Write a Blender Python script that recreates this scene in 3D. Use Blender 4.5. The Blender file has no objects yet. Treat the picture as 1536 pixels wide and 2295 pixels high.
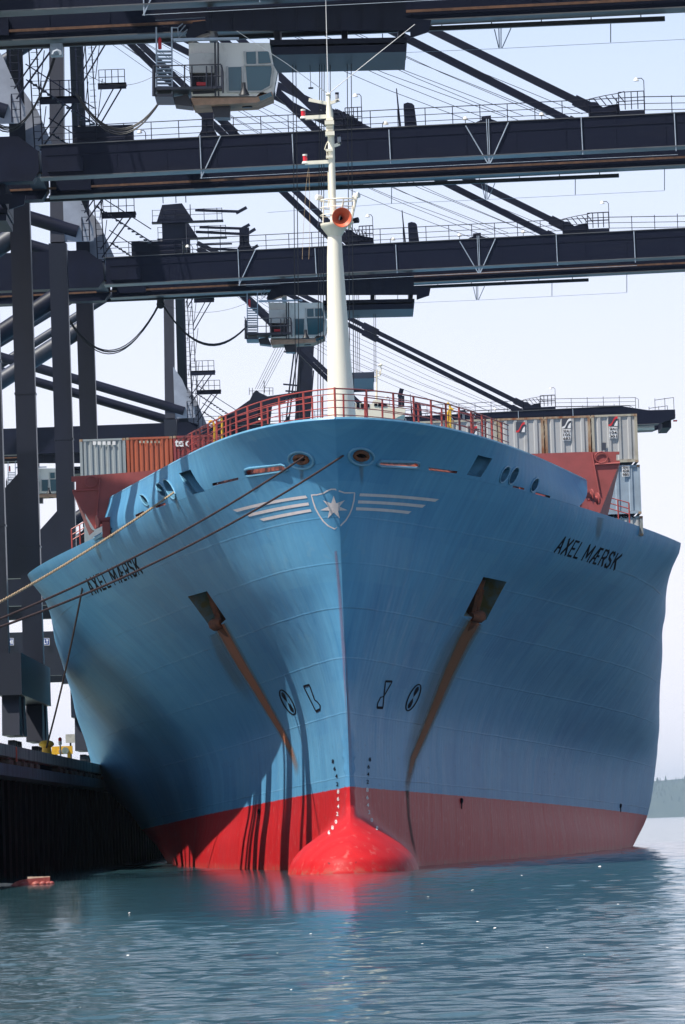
import bpy, bmesh, math, random
import numpy as np
from mathutils import Vector as V, Matrix
from mathutils.bvhtree import BVHTree
random.seed(7)
R = math.radians
scn = bpy.context.scene
COL = scn.collection

# ------------------------------------------------------------------ camera geometry
W, H, FP = 1536.0, 2295.0, 12240.0           # photo pixels and focal length in them
CAM = V((0, 0, 2.0))
TILT, ROLL = math.atan(708 / FP), .034
ct, st_, cr, sr = math.cos(TILT), math.sin(TILT), math.cos(ROLL), math.sin(ROLL)
CF = V((0, ct, st_)); _r0 = V((1, 0, 0)); _u0 = V((0, -st_, ct))
CR = _r0 * cr - _u0 * sr; CU = _u0 * cr + _r0 * sr
def ray(px, py):
    return CF + CR * ((px - W / 2) / FP) - CU * ((py - H / 2) / FP)
def P(px, py, Y):                              # the point of the plane y = Y that projects to a pixel
    d = ray(px, py); return CAM + d * (Y / d.y)

cam = bpy.data.cameras.new('camera'); camo = bpy.data.objects.new('camera', cam); COL.objects.link(camo)
cam.sensor_fit = 'HORIZONTAL'; cam.sensor_width = 36; cam.lens = FP / W * 36
cam.clip_start = 1; cam.clip_end = 60000
m = Matrix.Identity(4)
for i in range(3):
    m[i][0], m[i][1], m[i][2] = CR[i], CU[i], -CF[i]
m.translation = CAM; camo.matrix_world = m
scn.camera = camo

# ------------------------------------------------------------------ mesh builder
class MB:
    def __init__(s): s.v = []; s.f = []; s.m = []; s.mi = 0
    def add(s, vs, fs):
        b = len(s.v); s.v += [V(p) for p in vs]
        for q in fs: s.f.append(tuple(b + i for i in q)); s.m.append(s.mi)
        return s
    def box(s, x0, x1, y0, y1, z0, z1):
        return s.add([(x0,y0,z0),(x1,y0,z0),(x1,y1,z0),(x0,y1,z0),(x0,y0,z1),(x1,y0,z1),(x1,y1,z1),(x0,y1,z1)],
                     [(0,3,2,1),(4,5,6,7),(0,1,5,4),(1,2,6,5),(2,3,7,6),(3,0,4,7)])
    def beam(s, p, q, w, h, up=(0,0,1)):
        p, q = V(p), V(q); d = (q - p).normalized(); up = V(up)
        if abs(d.dot(up)) > .98: up = V((0,1,0))
        a = d.cross(up).normalized(); b = a.cross(d)
        c = [a*w/2+b*h/2, a*w/2-b*h/2, -a*w/2-b*h/2, -a*w/2+b*h/2]
        return s.add([p+k for k in c]+[q+k for k in c], [(0,1,2,3),(7,6,5,4)]+[(i,i+4,(i+1)%4+4,(i+1)%4) for i in range(4)])
    def tube(s, pts, r, n=6, cap=True):
        pts = [V(p) for p in pts]; k = len(pts)
        rs = r if isinstance(r, (list, tuple)) else [r]*k
        vs = []; a = None
        for i, p in enumerate(pts):
            d = (pts[min(i+1,k-1)] - pts[max(i-1,0)]).normalized()
            if a is None:
                a = d.cross(V((0,0,1)) if abs(d.z) < .9 else V((0,1,0))).normalized()
            else:
                a = (a - d*a.dot(d)).normalized()
            b = d.cross(a)
            for j in range(n):
                t = 2*math.pi*j/n; vs.append(p + (a*math.cos(t)+b*math.sin(t))*rs[i])
        fs = [(i*n+j, i*n+(j+1)%n, (i+1)*n+(j+1)%n, (i+1)*n+j) for i in range(k-1) for j in range(n)]
        if cap: fs += [tuple(range(n-1,-1,-1)), tuple(range((k-1)*n, k*n))]
        return s.add(vs, fs)
    def prism(s, pts, vec):
        pts = [V(p) for p in pts]; n = len(pts); vec = V(vec)
        return s.add(pts+[p+vec for p in pts], [tuple(range(n)), tuple(range(2*n-1,n-1,-1))]+[(i,i+n,(i+1)%n+n,(i+1)%n) for i in range(n)])
    def loft(s, A, B):
        n = len(A)
        return s.add(list(A)+list(B), [tuple(range(n)), tuple(range(2*n-1,n-1,-1))]+[(i,i+n,(i+1)%n+n,(i+1)%n) for i in range(n)])
    def lathe(s, prof, org, axis, n=16):       # prof: (radius, distance along axis)
        axis = V(axis).normalized(); org = V(org)
        a = axis.cross(V((0,0,1)) if abs(axis.z) < .9 else V((1,0,0))).normalized(); b = axis.cross(a)
        vs = [org+axis*z+(a*math.cos(2*math.pi*j/n)+b*math.sin(2*math.pi*j/n))*max(r,.001) for r, z in prof for j in range(n)]
        fs = [(i*n+j, i*n+(j+1)%n, (i+1)*n+(j+1)%n, (i+1)*n+j) for i in range(len(prof)-1) for j in range(n)]
        fs += [tuple(range(n-1,-1,-1)), tuple(range((len(prof)-1)*n, len(prof)*n))]
        return s.add(vs, fs)
    def ball(s, c, r, n=10, sz=1.):
        return s.lathe([(r*math.sin(math.pi*i/n), -r*sz*math.cos(math.pi*i/n)) for i in range(n+1)], c, (0,0,1), n+4)
    def grid(s, rows):                         # rows of points
        n = len(rows[0])
        return s.add([p for r in rows for p in r], [(i*n+j, i*n+j+1, (i+1)*n+j+1, (i+1)*n+j) for i in range(len(rows)-1) for j in range(n-1)])
    def build(s, name, mat, parent=None, loc=None, smooth=35, fixn=True, uv=None):
        off = V((0,0,0)); p = parent
        while p is not None: off += p.location; p = p.parent
        if parent is None:
            if loc is None:
                lo = [min(q[i] for q in s.v) for i in range(3)]; hi = [max(q[i] for q in s.v) for i in range(3)]
                loc = V(((lo[0]+hi[0])/2, (lo[1]+hi[1])/2, lo[2]))
            off = V(loc)
        me = bpy.data.meshes.new(name)
        me.from_pydata([q-off for q in s.v], [], s.f)
        mats = mat if isinstance(mat, (list, tuple)) else [mat]
        for k in mats: me.materials.append(k)
        if len(mats) > 1: me.polygons.foreach_set('material_index', s.m)
        if uv is not None:
            L = me.uv_layers.new(name='UVMap')
            for lp in me.loops: L.data[lp.index].uv = uv[lp.vertex_index]
        if fixn:
            bm = bmesh.new(); bm.from_mesh(me); bmesh.ops.recalc_face_normals(bm, faces=bm.faces[:]); bm.to_mesh(me); bm.free()
        if smooth:
            me.polygons.foreach_set('use_smooth', [True]*len(me.polygons)); me.set_sharp_from_angle(angle=R(smooth))
        me.update()
        o = bpy.data.objects.new(name, me); COL.objects.link(o)
        if parent is not None: o.parent = parent
        else: o.location = off
        return o
def empty(name, loc):
    o = bpy.data.objects.new(name, None); COL.objects.link(o); o.location = loc; o.empty_display_size = 1; return o
def tag(o, label=None, cat=None, group=None, kind=None):
    if label: o['label'] = label
    if cat: o['category'] = cat
    if group: o['group'] = group
    if kind: o['kind'] = kind
    return o
def children_of(o): return [c for c in scn.objects if c.parent == o]
def copy_tree(o, parent=None):
    c = o.copy(); COL.objects.link(c); c.parent = parent
    for ch in children_of(o): copy_tree(ch, c)
    return c

# ------------------------------------------------------------------ materials
def nodes(name):
    mt = bpy.data.materials.new(name); mt.use_nodes = True; nt = mt.node_tree
    return mt, nt, nt.nodes['Principled BSDF']
def N(nt, typ, **kw):
    n = nt.nodes.new(typ)
    for k, v in kw.items():
        if k in n.inputs: n.inputs[k].default_value = v
        else: setattr(n, k, v)
    return n
def rgba(c): return (c[0], c[1], c[2], 1)
def mat(name, col, rough=.6, var=.25, scale=1.2, metal=0., spec=.5, col2=None, thr=(.45,.65), stretch=(1,1,1), bump=0.):
    mt, nt, b = nodes(name)
    b.inputs['Roughness'].default_value = rough; b.inputs['Metallic'].default_value = metal; b.inputs['Specular IOR Level'].default_value = spec
    tc = N(nt, 'ShaderNodeTexCoord'); mp = N(nt, 'ShaderNodeMapping'); mp.inputs['Scale'].default_value = stretch
    nt.links.new(tc.outputs['Object'], mp.inputs['Vector'])
    nz = N(nt, 'ShaderNodeTexNoise', Scale=scale, Detail=6., Roughness=.6); nt.links.new(mp.outputs['Vector'], nz.inputs['Vector'])
    rp = N(nt, 'ShaderNodeValToRGB')
    if col2 is None:
        rp.color_ramp.elements[0].color = rgba([c*(1-var) for c in col]); rp.color_ramp.elements[1].color = rgba([c*(1+var) for c in col])
        rp.color_ramp.elements[0].position = .3; rp.color_ramp.elements[1].position = .7
    else:
        rp.color_ramp.elements[0].color = rgba(col); rp.color_ramp.elements[1].color = rgba(col2)
        rp.color_ramp.elements[0].position, rp.color_ramp.elements[1].position = thr
    nt.links.new(nz.outputs['Fac'], rp.inputs['Fac']); nt.links.new(rp.outputs['Color'], b.inputs['Base Color'])
    if bump:
        bp = N(nt, 'ShaderNodeBump', Strength=bump, Distance=.05); nt.links.new(nz.outputs['Fac'], bp.inputs['Height']); nt.links.new(bp.outputs['Normal'], b.inputs['Normal'])
    return mt
M = {}
HULL_B = (.085, .225, .36); HULL_R = (.50, .012, .015)
M['navy'] = mat('navy_crane_paint', (.004,.006,.019), .5, .3, .5, spec=.28)
M['navy_leg'] = mat('dark_leg_paint', (.005,.0065,.016), .38, .35, .4, spec=.6, stretch=(1,1,.3))
M['navy_pale'] = mat('grey_blue_steel', (.028,.034,.055), .5, .25, .8)
M['navy_rust'] = mat('girder_face_paint', (.0038,.006,.020), .52, spec=.24, col2=(.009,.010,.02), scale=.6, thr=(.55,.85), stretch=(.25,1,2.))
M['rail_steel'] = mat('rusty_rail', (.12,.055,.03), .7, .5, 2.)
M['galv'] = mat('galvanised_steel', (.35,.40,.47), .45, .2, 2.)
M['black'] = mat('black_cable', (.012,.013,.018), .5, .2, 2.)
M['flange'] = mat('sky_sheen_flange', (.10,.10,.105), .4, .3, .7)  # sky reflected along the boom flanges is put into this paler colour
M['gusset'] = mat('pale_gusset_grey', (.26,.28,.34), .5, .2, .8)  # paler grey than the crane steel, for gussets and the pocket plate
M['cream'] = mat('cream_paint', (.74,.66,.52), .5, col2=(.45,.38,.28), scale=1.1, thr=(.55,.85), stretch=(1,1,.5))
M['mast'] = mat('mast_cream_paint', (.86,.80,.66), .45, .06, 1., stretch=(3,3,.3))
M['cab'] = mat('cab_off_white_paint', (.80,.76,.70), .55, col2=(.42,.36,.31), scale=1.6, thr=(.52,.82), stretch=(1,1,.5))
M['cabgrey'] = mat('cabinet_grey_paint', (.50,.48,.45), .5, col2=(.28,.26,.24), scale=2., thr=(.5,.8))
M['salmon'] = mat('cab_sill_timber', (.42,.25,.17), .7, .3, 1.5)
M['lampwhite'] = mat('white_enamel', (.8,.78,.72), .4, .05)
M['rust'] = mat('rusted_iron', (.22,.07,.028), .85, col2=(.06,.028,.018), scale=3., thr=(.35,.7), bump=.4)
M['redrail'] = mat('red_rail_paint', (.36,.055,.045), .5, .2, 2.)
M['redlead'] = mat('red_oxide_deck_paint', (.36,.075,.07), .6, col2=(.26,.06,.055), scale=.9, thr=(.4,.7))
M['yellow'] = mat('yellow_paint', (.75,.42,.03), .5, .2, 3.)
M['horn'] = mat('horn_orange_paint', (.62,.12,.055), .5, .1, 3.)
M['dark'] = mat('dark_void_paint', (.02,.012,.012), .8, .3, 2.)
M['slotred'] = mat('red_brown_fittings', (.34,.09,.06), .6, col2=(.05,.02,.02), scale=2.2, thr=(.4,.6))
M['hullplain'] = mat('hull_blue_fitting', (.12,.30,.44), .45, .15, 1.5)
M['pocket'] = mat('stained_pocket_paint', (.14,.23,.26), .6, col2=(.17,.14,.05), scale=1.2, thr=(.4,.6))
M['letter'] = mat('black_letter_paint', (.008,.008,.014), .8, .3, 2., spec=.05)
M['emblem'] = mat('pale_emblem_paint', (.64,.56,.56), .55, .08, 2.)
M['white'] = mat('white_mark_paint', (.75,.73,.72), .55, .1, 2.)
M['concrete'] = mat('weathered_green_concrete', (.33,.41,.38), .85, col2=(.10,.13,.13), scale=1.0, thr=(.4,.75), stretch=(1,1,.35), bump=.3)
M['conc_blue'] = mat('wet_blue_grey_concrete', (.10,.16,.20), .7, col2=(.045,.07,.09), scale=.8, thr=(.4,.75), stretch=(1,1,.3))
M['sheet'] = mat('shaded_quay_wall', (.0025,.0025,.004), .9, .5, .6, spec=.04, stretch=(1,1,.2))  # near-black: the shade beneath the quay deck is put into the colour
M['timber'] = mat('end_grain_timber', (.20,.15,.11), .85, col2=(.06,.045,.035), scale=3., thr=(.4,.7))
M['rope_brown'] = mat('brown_mooring_rope', (.05,.026,.024), .9, .3, 3.)
M['rope_tan'] = mat('tan_mooring_rope', (.42,.30,.18), .9, .35, 6.)
M['c_grey'] = mat('container_grey', (.30,.33,.34), .5, col2=(.22,.22,.2), scale=1.4, thr=(.5,.8), stretch=(1,1,.4))
M['c_frame'] = mat('container_beige_frame', (.42,.38,.30), .55, col2=(.20,.11,.06), scale=2.2, thr=(.52,.75), stretch=(1,1,.5))
M['c_pale'] = mat('container_silver_grey', (.42,.41,.40), .5, col2=(.27,.24,.20), scale=1.2, thr=(.5,.8), stretch=(1,1,.4))
M['c_rustpost'] = mat('container_rusty_post', (.40,.30,.2), .6, col2=(.22,.07,.02), scale=2., thr=(.4,.6), stretch=(1,1,.4))
M['c_orange'] = mat('container_orange', (.40,.095,.045), .55, col2=(.22,.055,.035), scale=1.5, thr=(.5,.8), stretch=(1,1,.4))
M['c_red'] = mat('container_dark_red', (.26,.045,.045), .55, .2, 1.5)
M['c_blue'] = mat('container_steel_blue', (.30,.36,.42), .5, .15, 1.2)
M['logored'] = mat('logo_red', (.6,.03,.04), .5, .05); M['logonavy'] = mat('logo_navy', (.05,.055,.075), .5, .05)
M['signblue'] = mat('sign_blue', (.02,.05,.22), .5, .05)
M['floatred'] = mat('float_red_paint', (.26,.045,.04), .6, col2=(.45,.15,.11), scale=5., thr=(.5,.75))
M['plank'] = mat('bleached_plank', (.55,.48,.36), .8, .25, 6.)
M['barn'] = mat('barnacled_scum', (.34,.22,.15), .9, col2=(.08,.05,.05), scale=3.5, thr=(.4,.6), bump=.5)
def glass_mat(name, col, rough=.08):
    mt, nt, b = nodes(name); b.inputs['Base Color'].default_value = rgba(col); b.inputs['Roughness'].default_value = rough; b.inputs['Specular IOR Level'].default_value = .7
    return mt
M['glass'] = glass_mat('tinted_cab_glass', (.03,.10,.125)); M['redlens'] = glass_mat('red_lens', (.7,.01,.02), .15); M['clearlens'] = glass_mat('grey_lens', (.35,.35,.38), .1)
def emit(name, col, s):
    mt, nt, b = nodes(name); b.inputs['Base Color'].default_value = rgba(col); b.inputs['Emission Color'].default_value = rgba(col); b.inputs['Emission Strength'].default_value = s; return mt
M['bulb'] = emit('lit_lamp', (1,.8,.25), 1.2)

SEAMS = [4.42, 7.25, 9.67, 11.87, 13.84, 15.85]
def hull_material():
    mt, nt, b = nodes('hull_paint'); L = nt.links.new
    uv = N(nt, 'ShaderNodeUVMap'); uv.uv_map = 'UVMap'
    sp = N(nt, 'ShaderNodeSeparateXYZ'); L(uv.outputs['UV'], sp.inputs[0]); s, z = sp.outputs['X'], sp.outputs['Y']
    tc = N(nt, 'ShaderNodeTexCoord')
    def math_(op, a, c=None):
        n = N(nt, 'ShaderNodeMath'); n.operation = op
        for i, x in enumerate((a, c)):
            if x is None: continue
            if isinstance(x, (int, float)): n.inputs[i].default_value = x
            else: L(x, n.inputs[i])
        return n.outputs[0]
    def noise(vec, sc, det=5., rough=.6):
        n = N(nt, 'ShaderNodeTexNoise', Scale=sc, Detail=det, Roughness=rough); L(vec, n.inputs['Vector']); return n.outputs['Fac']
    def mapped(scale):
        n = N(nt, 'ShaderNodeMapping'); n.inputs['Scale'].default_value = scale; L(uv.outputs['UV'], n.inputs['Vector']); return n.outputs['Vector']
    def mix(fac, A, B, blend='MIX'):
        n = N(nt, 'ShaderNodeMix'); n.data_type = 'RGBA'; n.blend_type = blend
        if isinstance(fac, (int, float)): n.inputs['Factor'].default_value = fac
        else: L(fac, n.inputs['Factor'])
        for k, x in (('A', A), ('B', B)):
            sk = [i for i in n.inputs if i.name == k and i.type == 'RGBA'][0]
            if isinstance(x, tuple): sk.default_value = rgba(x)
            else: L(x, sk)
        return [o for o in n.outputs if o.type == 'RGBA'][0]
    def ramp(f, a, c):
        n = N(nt, 'ShaderNodeMapRange'); L(f, n.inputs[0]); n.inputs[1].default_value = a; n.inputs[2].default_value = c; return n.outputs[0]
    streak = noise(mapped((1.1, .07, 1)), 1.6, 6.)
    streak2 = noise(mapped((3.0, .12, 1)), 1.5, 4.)
    blot = noise(tc.outputs['Object'], .22, 5.)
    fine = noise(tc.outputs['Object'], 2.5, 6.)
    blue = mix(ramp(streak, .35, .7), (.077,.255,.45), (.115,.335,.54))
    blue = mix(math_('MULTIPLY', ramp(streak2, .48, .68), .5), blue, (.13,.34,.51))
    blue = mix(math_('MULTIPLY', ramp(blot, .45, .7), .45), blue, (.05,.19,.38))
    # every plate weathered a little differently, with touched-up patches
    cb = N(nt, 'ShaderNodeCombineXYZ'); L(math_('FLOOR', math_('ADD', math_('MULTIPLY', s, .145), math_('MULTIPLY', math_('FLOOR', math_('MULTIPLY', z, .46)), .37))), cb.inputs[0]); L(math_('FLOOR', math_('MULTIPLY', z, .46)), cb.inputs[1])
    wnz = N(nt, 'ShaderNodeTexWhiteNoise'); wnz.noise_dimensions = '2D'; L(cb.outputs[0], wnz.inputs['Vector'])
    blue = mix(math_('MULTIPLY', ramp(wnz.outputs['Value'], .35, 1.), .22), blue, (.15,.36,.50)); blue = mix(math_('MULTIPLY', ramp(wnz.outputs['Value'], .35, 0.), .20), blue, (.055,.20,.38))
    pt = noise(mapped((.5, .8, 1)), 1.1, 3., .45)
    blue = mix(math_('MULTIPLY', ramp(pt, .655, .665), .30), blue, (.16,.33,.47))
    run_ = noise(mapped((2.2, .05, 1)), 2.2, 5., .6)
    blue = mix(math_('MULTIPLY', math_('MULTIPLY', ramp(run_, .62, .78), ramp(z, 6., 17.)), .45), blue, (.12,.17,.20))
    # scrapes low on the side, dark scuff marks
    scr = noise(mapped((.35, 2.6, 1)), 1.8, 7., .75)
    low = ramp(z, 9.5, 5.5)
    sc_f = math_('MULTIPLY', math_('MULTIPLY', ramp(scr, .60, .70), low), .7)
    blue = mix(sc_f, blue, (.03,.05,.06))
    red = mix(ramp(streak, .35, .7), (.46,.010,.014), (.54,.016,.018))
    red = mix(math_('MULTIPLY', ramp(streak2, .5, .7), .25), red, (.42,.05,.05))
    red = mix(math_('MULTIPLY', ramp(fine, .58, .70), .5), red, (.58,.17,.15)); red = mix(math_('MULTIPLY', ramp(blot, .40, .70), .35), red, (.40,.03,.04)); red = mix(math_('MULTIPLY', math_('MULTIPLY', ramp(noise(tc.outputs['Object'], 1.1, 8., .75), .60, .70), ramp(z, 2.6, .3)), .5), red, (.30,.10,.09))
    chip = noise(mapped((2.2, 1.4, 1)), 2.0, 4., .5)
    red = mix(math_('MULTIPLY', ramp(chip, .70, .73), .8), red, (.06,.02,.025))
    edge = math_('ADD', z, math_('MULTIPLY', math_('SUBTRACT', noise(mapped((1.5, .2, 1)), 3., 4.), .5), .16))
    isblue = ramp(edge, 3.91, 3.95)
    col = mix(isblue, red, blue)
    # scum at the waterline of the bulb and hull
    sepw = N(nt, 'ShaderNodeSeparateXYZ'); geo = N(nt, 'ShaderNodeNewGeometry'); L(geo.outputs['Position'], sepw.inputs[0])
    wz = math_('ADD', sepw.outputs['Z'], math_('MULTIPLY', math_('SUBTRACT', fine, .5), .35))
    col = mix(math_('MULTIPLY', math_('MULTIPLY', ramp(wz, .34, .08), ramp(chip, .42, .62)), .5), col, (.26,.13,.09))
    # weld seams
    tot = None; dk = None
    for k in SEAMS:
        d = math_('ABSOLUTE', math_('SUBTRACT', math_('ADD', z, math_('MULTIPLY', math_('SUBTRACT', blot, .5), .08)), k)); w = ramp(d, .045, .02)
        tot = w if tot is None else math_('MAXIMUM', tot, w)
    lite = noise(mapped((.10, 3., 1)), 1.0, 3.)
    col = mix(math_('MULTIPLY', math_('MULTIPLY', tot, ramp(lite, .50, .70)), .24), col, (.32,.44,.54))
    col = mix(math_('MULTIPLY', math_('MULTIPLY', tot, ramp(lite, .48, .34)), .4), col, (.04,.08,.12))
    L(col, b.inputs['Base Color'])
    b.inputs['Roughness'].default_value = .42; b.inputs['Specular IOR Level'].default_value = .13
    rr = N(nt, 'ShaderNodeMapRange'); L(streak, rr.inputs[0]); rr.inputs[3].default_value = .42; rr.inputs[4].default_value = .58; L(rr.outputs[0], b.inputs['Roughness'])
    # shallow plate buckling and seam ridges
    buck = noise(mapped((.55, .42, 1)), 1.0, 2., .5)
    fs = N(nt, 'ShaderNodeMath'); fs.operation = 'SINE'; L(math_('MULTIPLY', s, 7.85), fs.inputs[0])
    frames = math_('MULTIPLY', fs.outputs[0], ramp(noise(mapped((.12, .25, 1)), 1., 2.), .42, .70))
    h = math_('ADD', math_('ADD', math_('MULTIPLY', frames, .006), math_('MULTIPLY', buck, .085)), math_('ADD', math_('MULTIPLY', tot, .007), math_('MULTIPLY', fine, .006)))
    bp = N(nt, 'ShaderNodeBump', Strength=.75, Distance=1.0); L(h, bp.inputs['Height']); L(bp.outputs['Normal'], b.inputs['Normal'])
    return mt
M['hull'] = hull_material()

def streak_material(name, core, edge, strength=1.0):
    mt, nt, b = nodes(name); L = nt.links.new; out = nt.nodes['Material Output']
    uv = N(nt, 'ShaderNodeUVMap'); uv.uv_map = 'UVMap'; sp = N(nt, 'ShaderNodeSeparateXYZ'); L(uv.outputs['UV'], sp.inputs[0])
    def math_(op, a, c=None):
        n = N(nt, 'ShaderNodeMath'); n.operation = op
        for i, x in enumerate((a, c)):
            if x is None: continue
            if isinstance(x, (int, float)): n.inputs[i].default_value = x
            else: L(x, n.inputs[i])
        return n.outputs[0]
    c = math_('ABSOLUTE', math_('SUBTRACT', sp.outputs['X'], .5))          # 0 centre, .5 edge
    mp = N(nt, 'ShaderNodeMapping'); mp.inputs['Scale'].default_value = (9, .8, 1); L(uv.outputs['UV'], mp.inputs['Vector'])
    nz = N(nt, 'ShaderNodeTexNoise', Scale=1.5, Detail=6., Roughness=.65); L(mp.outputs['Vector'], nz.inputs['Vector'])
    cc = math_('ADD', c, math_('MULTIPLY', math_('SUBTRACT', nz.outputs['Fac'], .5), .35))
    mr = N(nt, 'ShaderNodeMapRange'); L(cc, mr.inputs[0]); mr.inputs[1].default_value = .5; mr.inputs[2].default_value = .16
    inner = N(nt, 'ShaderNodeMapRange'); L(cc, inner.inputs[0]); inner.inputs[1].default_value = .40; inner.inputs[2].default_value = .22
    fall = N(nt, 'ShaderNodeMapRange'); L(sp.outputs['Y'], fall.inputs[0]); fall.inputs[1].default_value = 1.; fall.inputs[2].default_value = .7
    al = math_('MULTIPLY', math_('MULTIPLY', mr.outputs[0], fall.outputs[0]), strength)
    mx = N(nt, 'ShaderNodeMix'); mx.data_type = 'RGBA'; L(math_('MULTIPLY', inner.outputs[0], fall.outputs[0]), mx.inputs['Factor'])
    A = [i for i in mx.inputs if i.type == 'RGBA']; A[0].default_value = rgba(edge); A[1].default_value = rgba(core)
    L([o for o in mx.outputs if o.type == 'RGBA'][0], b.inputs['Base Color']); b.inputs['Roughness'].default_value = .8
    L(al, b.inputs['Alpha'])
    return mt
M['stain'] = streak_material('rust_run', (.40,.115,.035), (.20,.17,.055), .88)
M['stain_soft'] = streak_material('soft_rust_run', (.17,.12,.045), (.13,.17,.13), .3)
M['stem_scrape'] = streak_material('stem_primer_scrape', (.30,.10,.15), (.24,.13,.19), .36)
M['stain_dark'] = streak_material('dark_run', (.05,.05,.04), (.06,.05,.05), .6)

# ------------------------------------------------------------------ light and sky
EXPO = 0.42
SUN_AZ = V((-.85, -.53, 0)).normalized(); EL = R(58)
Lsun = V((SUN_AZ.x*math.cos(EL), SUN_AZ.y*math.cos(EL), math.sin(EL)))
world = bpy.data.worlds.new('World'); scn.world = world; world.use_nodes = True
wn = world.node_tree; bg = wn.nodes['Background']
sky = wn.nodes.new('ShaderNodeTexSky'); sky.sky_type = 'NISHITA'; sky.sun_disc = False
sky.sun_elevation = EL; sky.sun_rotation = math.atan2(Lsun.x, Lsun.y); sky.air_density = 1.0; sky.dust_density = 1.0; sky.ozone_density = 1.5
tcw = wn.nodes.new('ShaderNodeTexCoord'); spw = wn.nodes.new('ShaderNodeSeparateXYZ'); wn.links.new(tcw.outputs['Generated'], spw.inputs[0])
mrw = wn.nodes.new('ShaderNodeMapRange'); mrw.interpolation_type = 'SMOOTHSTEP'; wn.links.new(spw.outputs['Z'], mrw.inputs[0])
mrw.inputs[1].default_value = .12; mrw.inputs[2].default_value = .26; mrw.inputs[3].default_value = 1.; mrw.inputs[4].default_value = 0.
mxw = wn.nodes.new('ShaderNodeMix'); mxw.data_type = 'RGBA'; mxw.blend_type = 'MIX'; wn.links.new(mrw.outputs[0], mxw.inputs['Factor'])
_a = [i for i in mxw.inputs if i.type == 'RGBA']; wn.links.new(sky.outputs[0], _a[0])
lo = wn.nodes.new('ShaderNodeValToRGB'); lo.color_ramp.interpolation = 'EASE'          # pale lavender haze at the horizon under a milky blue
lo.color_ramp.elements[0].position = .02; lo.color_ramp.elements[0].color = (.86, .85, .93, 1); lo.color_ramp.elements[1].position = .17; lo.color_ramp.elements[1].color = (.57, .69, .92, 1)
wn.links.new(spw.outputs['Z'], lo.inputs['Fac'])
scl = wn.nodes.new('ShaderNodeVectorMath'); scl.operation = 'SCALE'; scl.inputs['Scale'].default_value = 10.2; wn.links.new(lo.outputs['Color'], scl.inputs[0])
wn.links.new(scl.outputs[0], _a[1])
wn.links.new([o for o in mxw.outputs if o.type == 'RGBA'][0], bg.inputs['Color']); bg.inputs['Strength'].default_value = .09
sun = bpy.data.lights.new('sun', 'SUN'); sun.energy = 5.0; sun.angle = R(.5); sun.color = (1, .96, .88)
suno = bpy.data.objects.new('sun', sun); COL.objects.link(suno); suno.rotation_euler = Lsun.to_track_quat('Z', 'Y').to_euler(); suno.location = (-60, 100, 120)
scn.view_settings.view_transform = 'Standard'; scn.view_settings.look = 'None'; scn.view_settings.exposure = EXPO; scn.view_settings.gamma = 1
scn.cycles.use_denoising = True
try: scn.cycles.denoiser = 'OPENIMAGEDENOISE'
except Exception: pass
scn.cycles.max_bounces = 7; scn.cycles.diffuse_bounces = 3; scn.cycles.glossy_bounces = 4; scn.cycles.transparent_max_bounces = 12
scn.cycles.sample_clamp_indirect = 12
scn.cycles.filter_width = 1.5
# ------------------------------------------------------------------ water, hills, haze
def water_material():
    mt, nt, b = nodes('harbour_water'); L = nt.links.new
    b.inputs['Base Color'].default_value = (.030, .080, .095, 1); b.inputs['Roughness'].default_value = .09; b.inputs['IOR'].default_value = 1.33; b.inputs['Specular IOR Level'].default_value = .5
    tc = N(nt, 'ShaderNodeTexCoord'); hs = None
    for sc, amp, det, st in ((1.6, .010, 3., (.8, 1, 1)), (5., .004, 3., (1, 1, 1))):
        mp = N(nt, 'ShaderNodeMapping'); mp.inputs['Scale'].default_value = st; mp.inputs['Rotation'].default_value = (0, 0, .2*sc); L(tc.outputs['Object'], mp.inputs['Vector'])
        nz = N(nt, 'ShaderNodeTexNoise', Scale=sc, Detail=det, Roughness=.55); L(mp.outputs['Vector'], nz.inputs['Vector'])
        mu = N(nt, 'ShaderNodeMath'); mu.operation = 'MULTIPLY'; L(nz.outputs['Fac'], mu.inputs[0]); mu.inputs[1].default_value = amp
        if hs is None: hs = mu.outputs[0]
        else:
            ad = N(nt, 'ShaderNodeMath'); L(hs, ad.inputs[0]); L(mu.outputs[0], ad.inputs[1]); hs = ad.outputs[0]
    bp = N(nt, 'ShaderNodeBump', Strength=.7, Distance=1.0); L(hs, bp.inputs['Height']); L(bp.outputs['Normal'], b.inputs['Normal'])
    return mt
WAVE = .55
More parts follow.
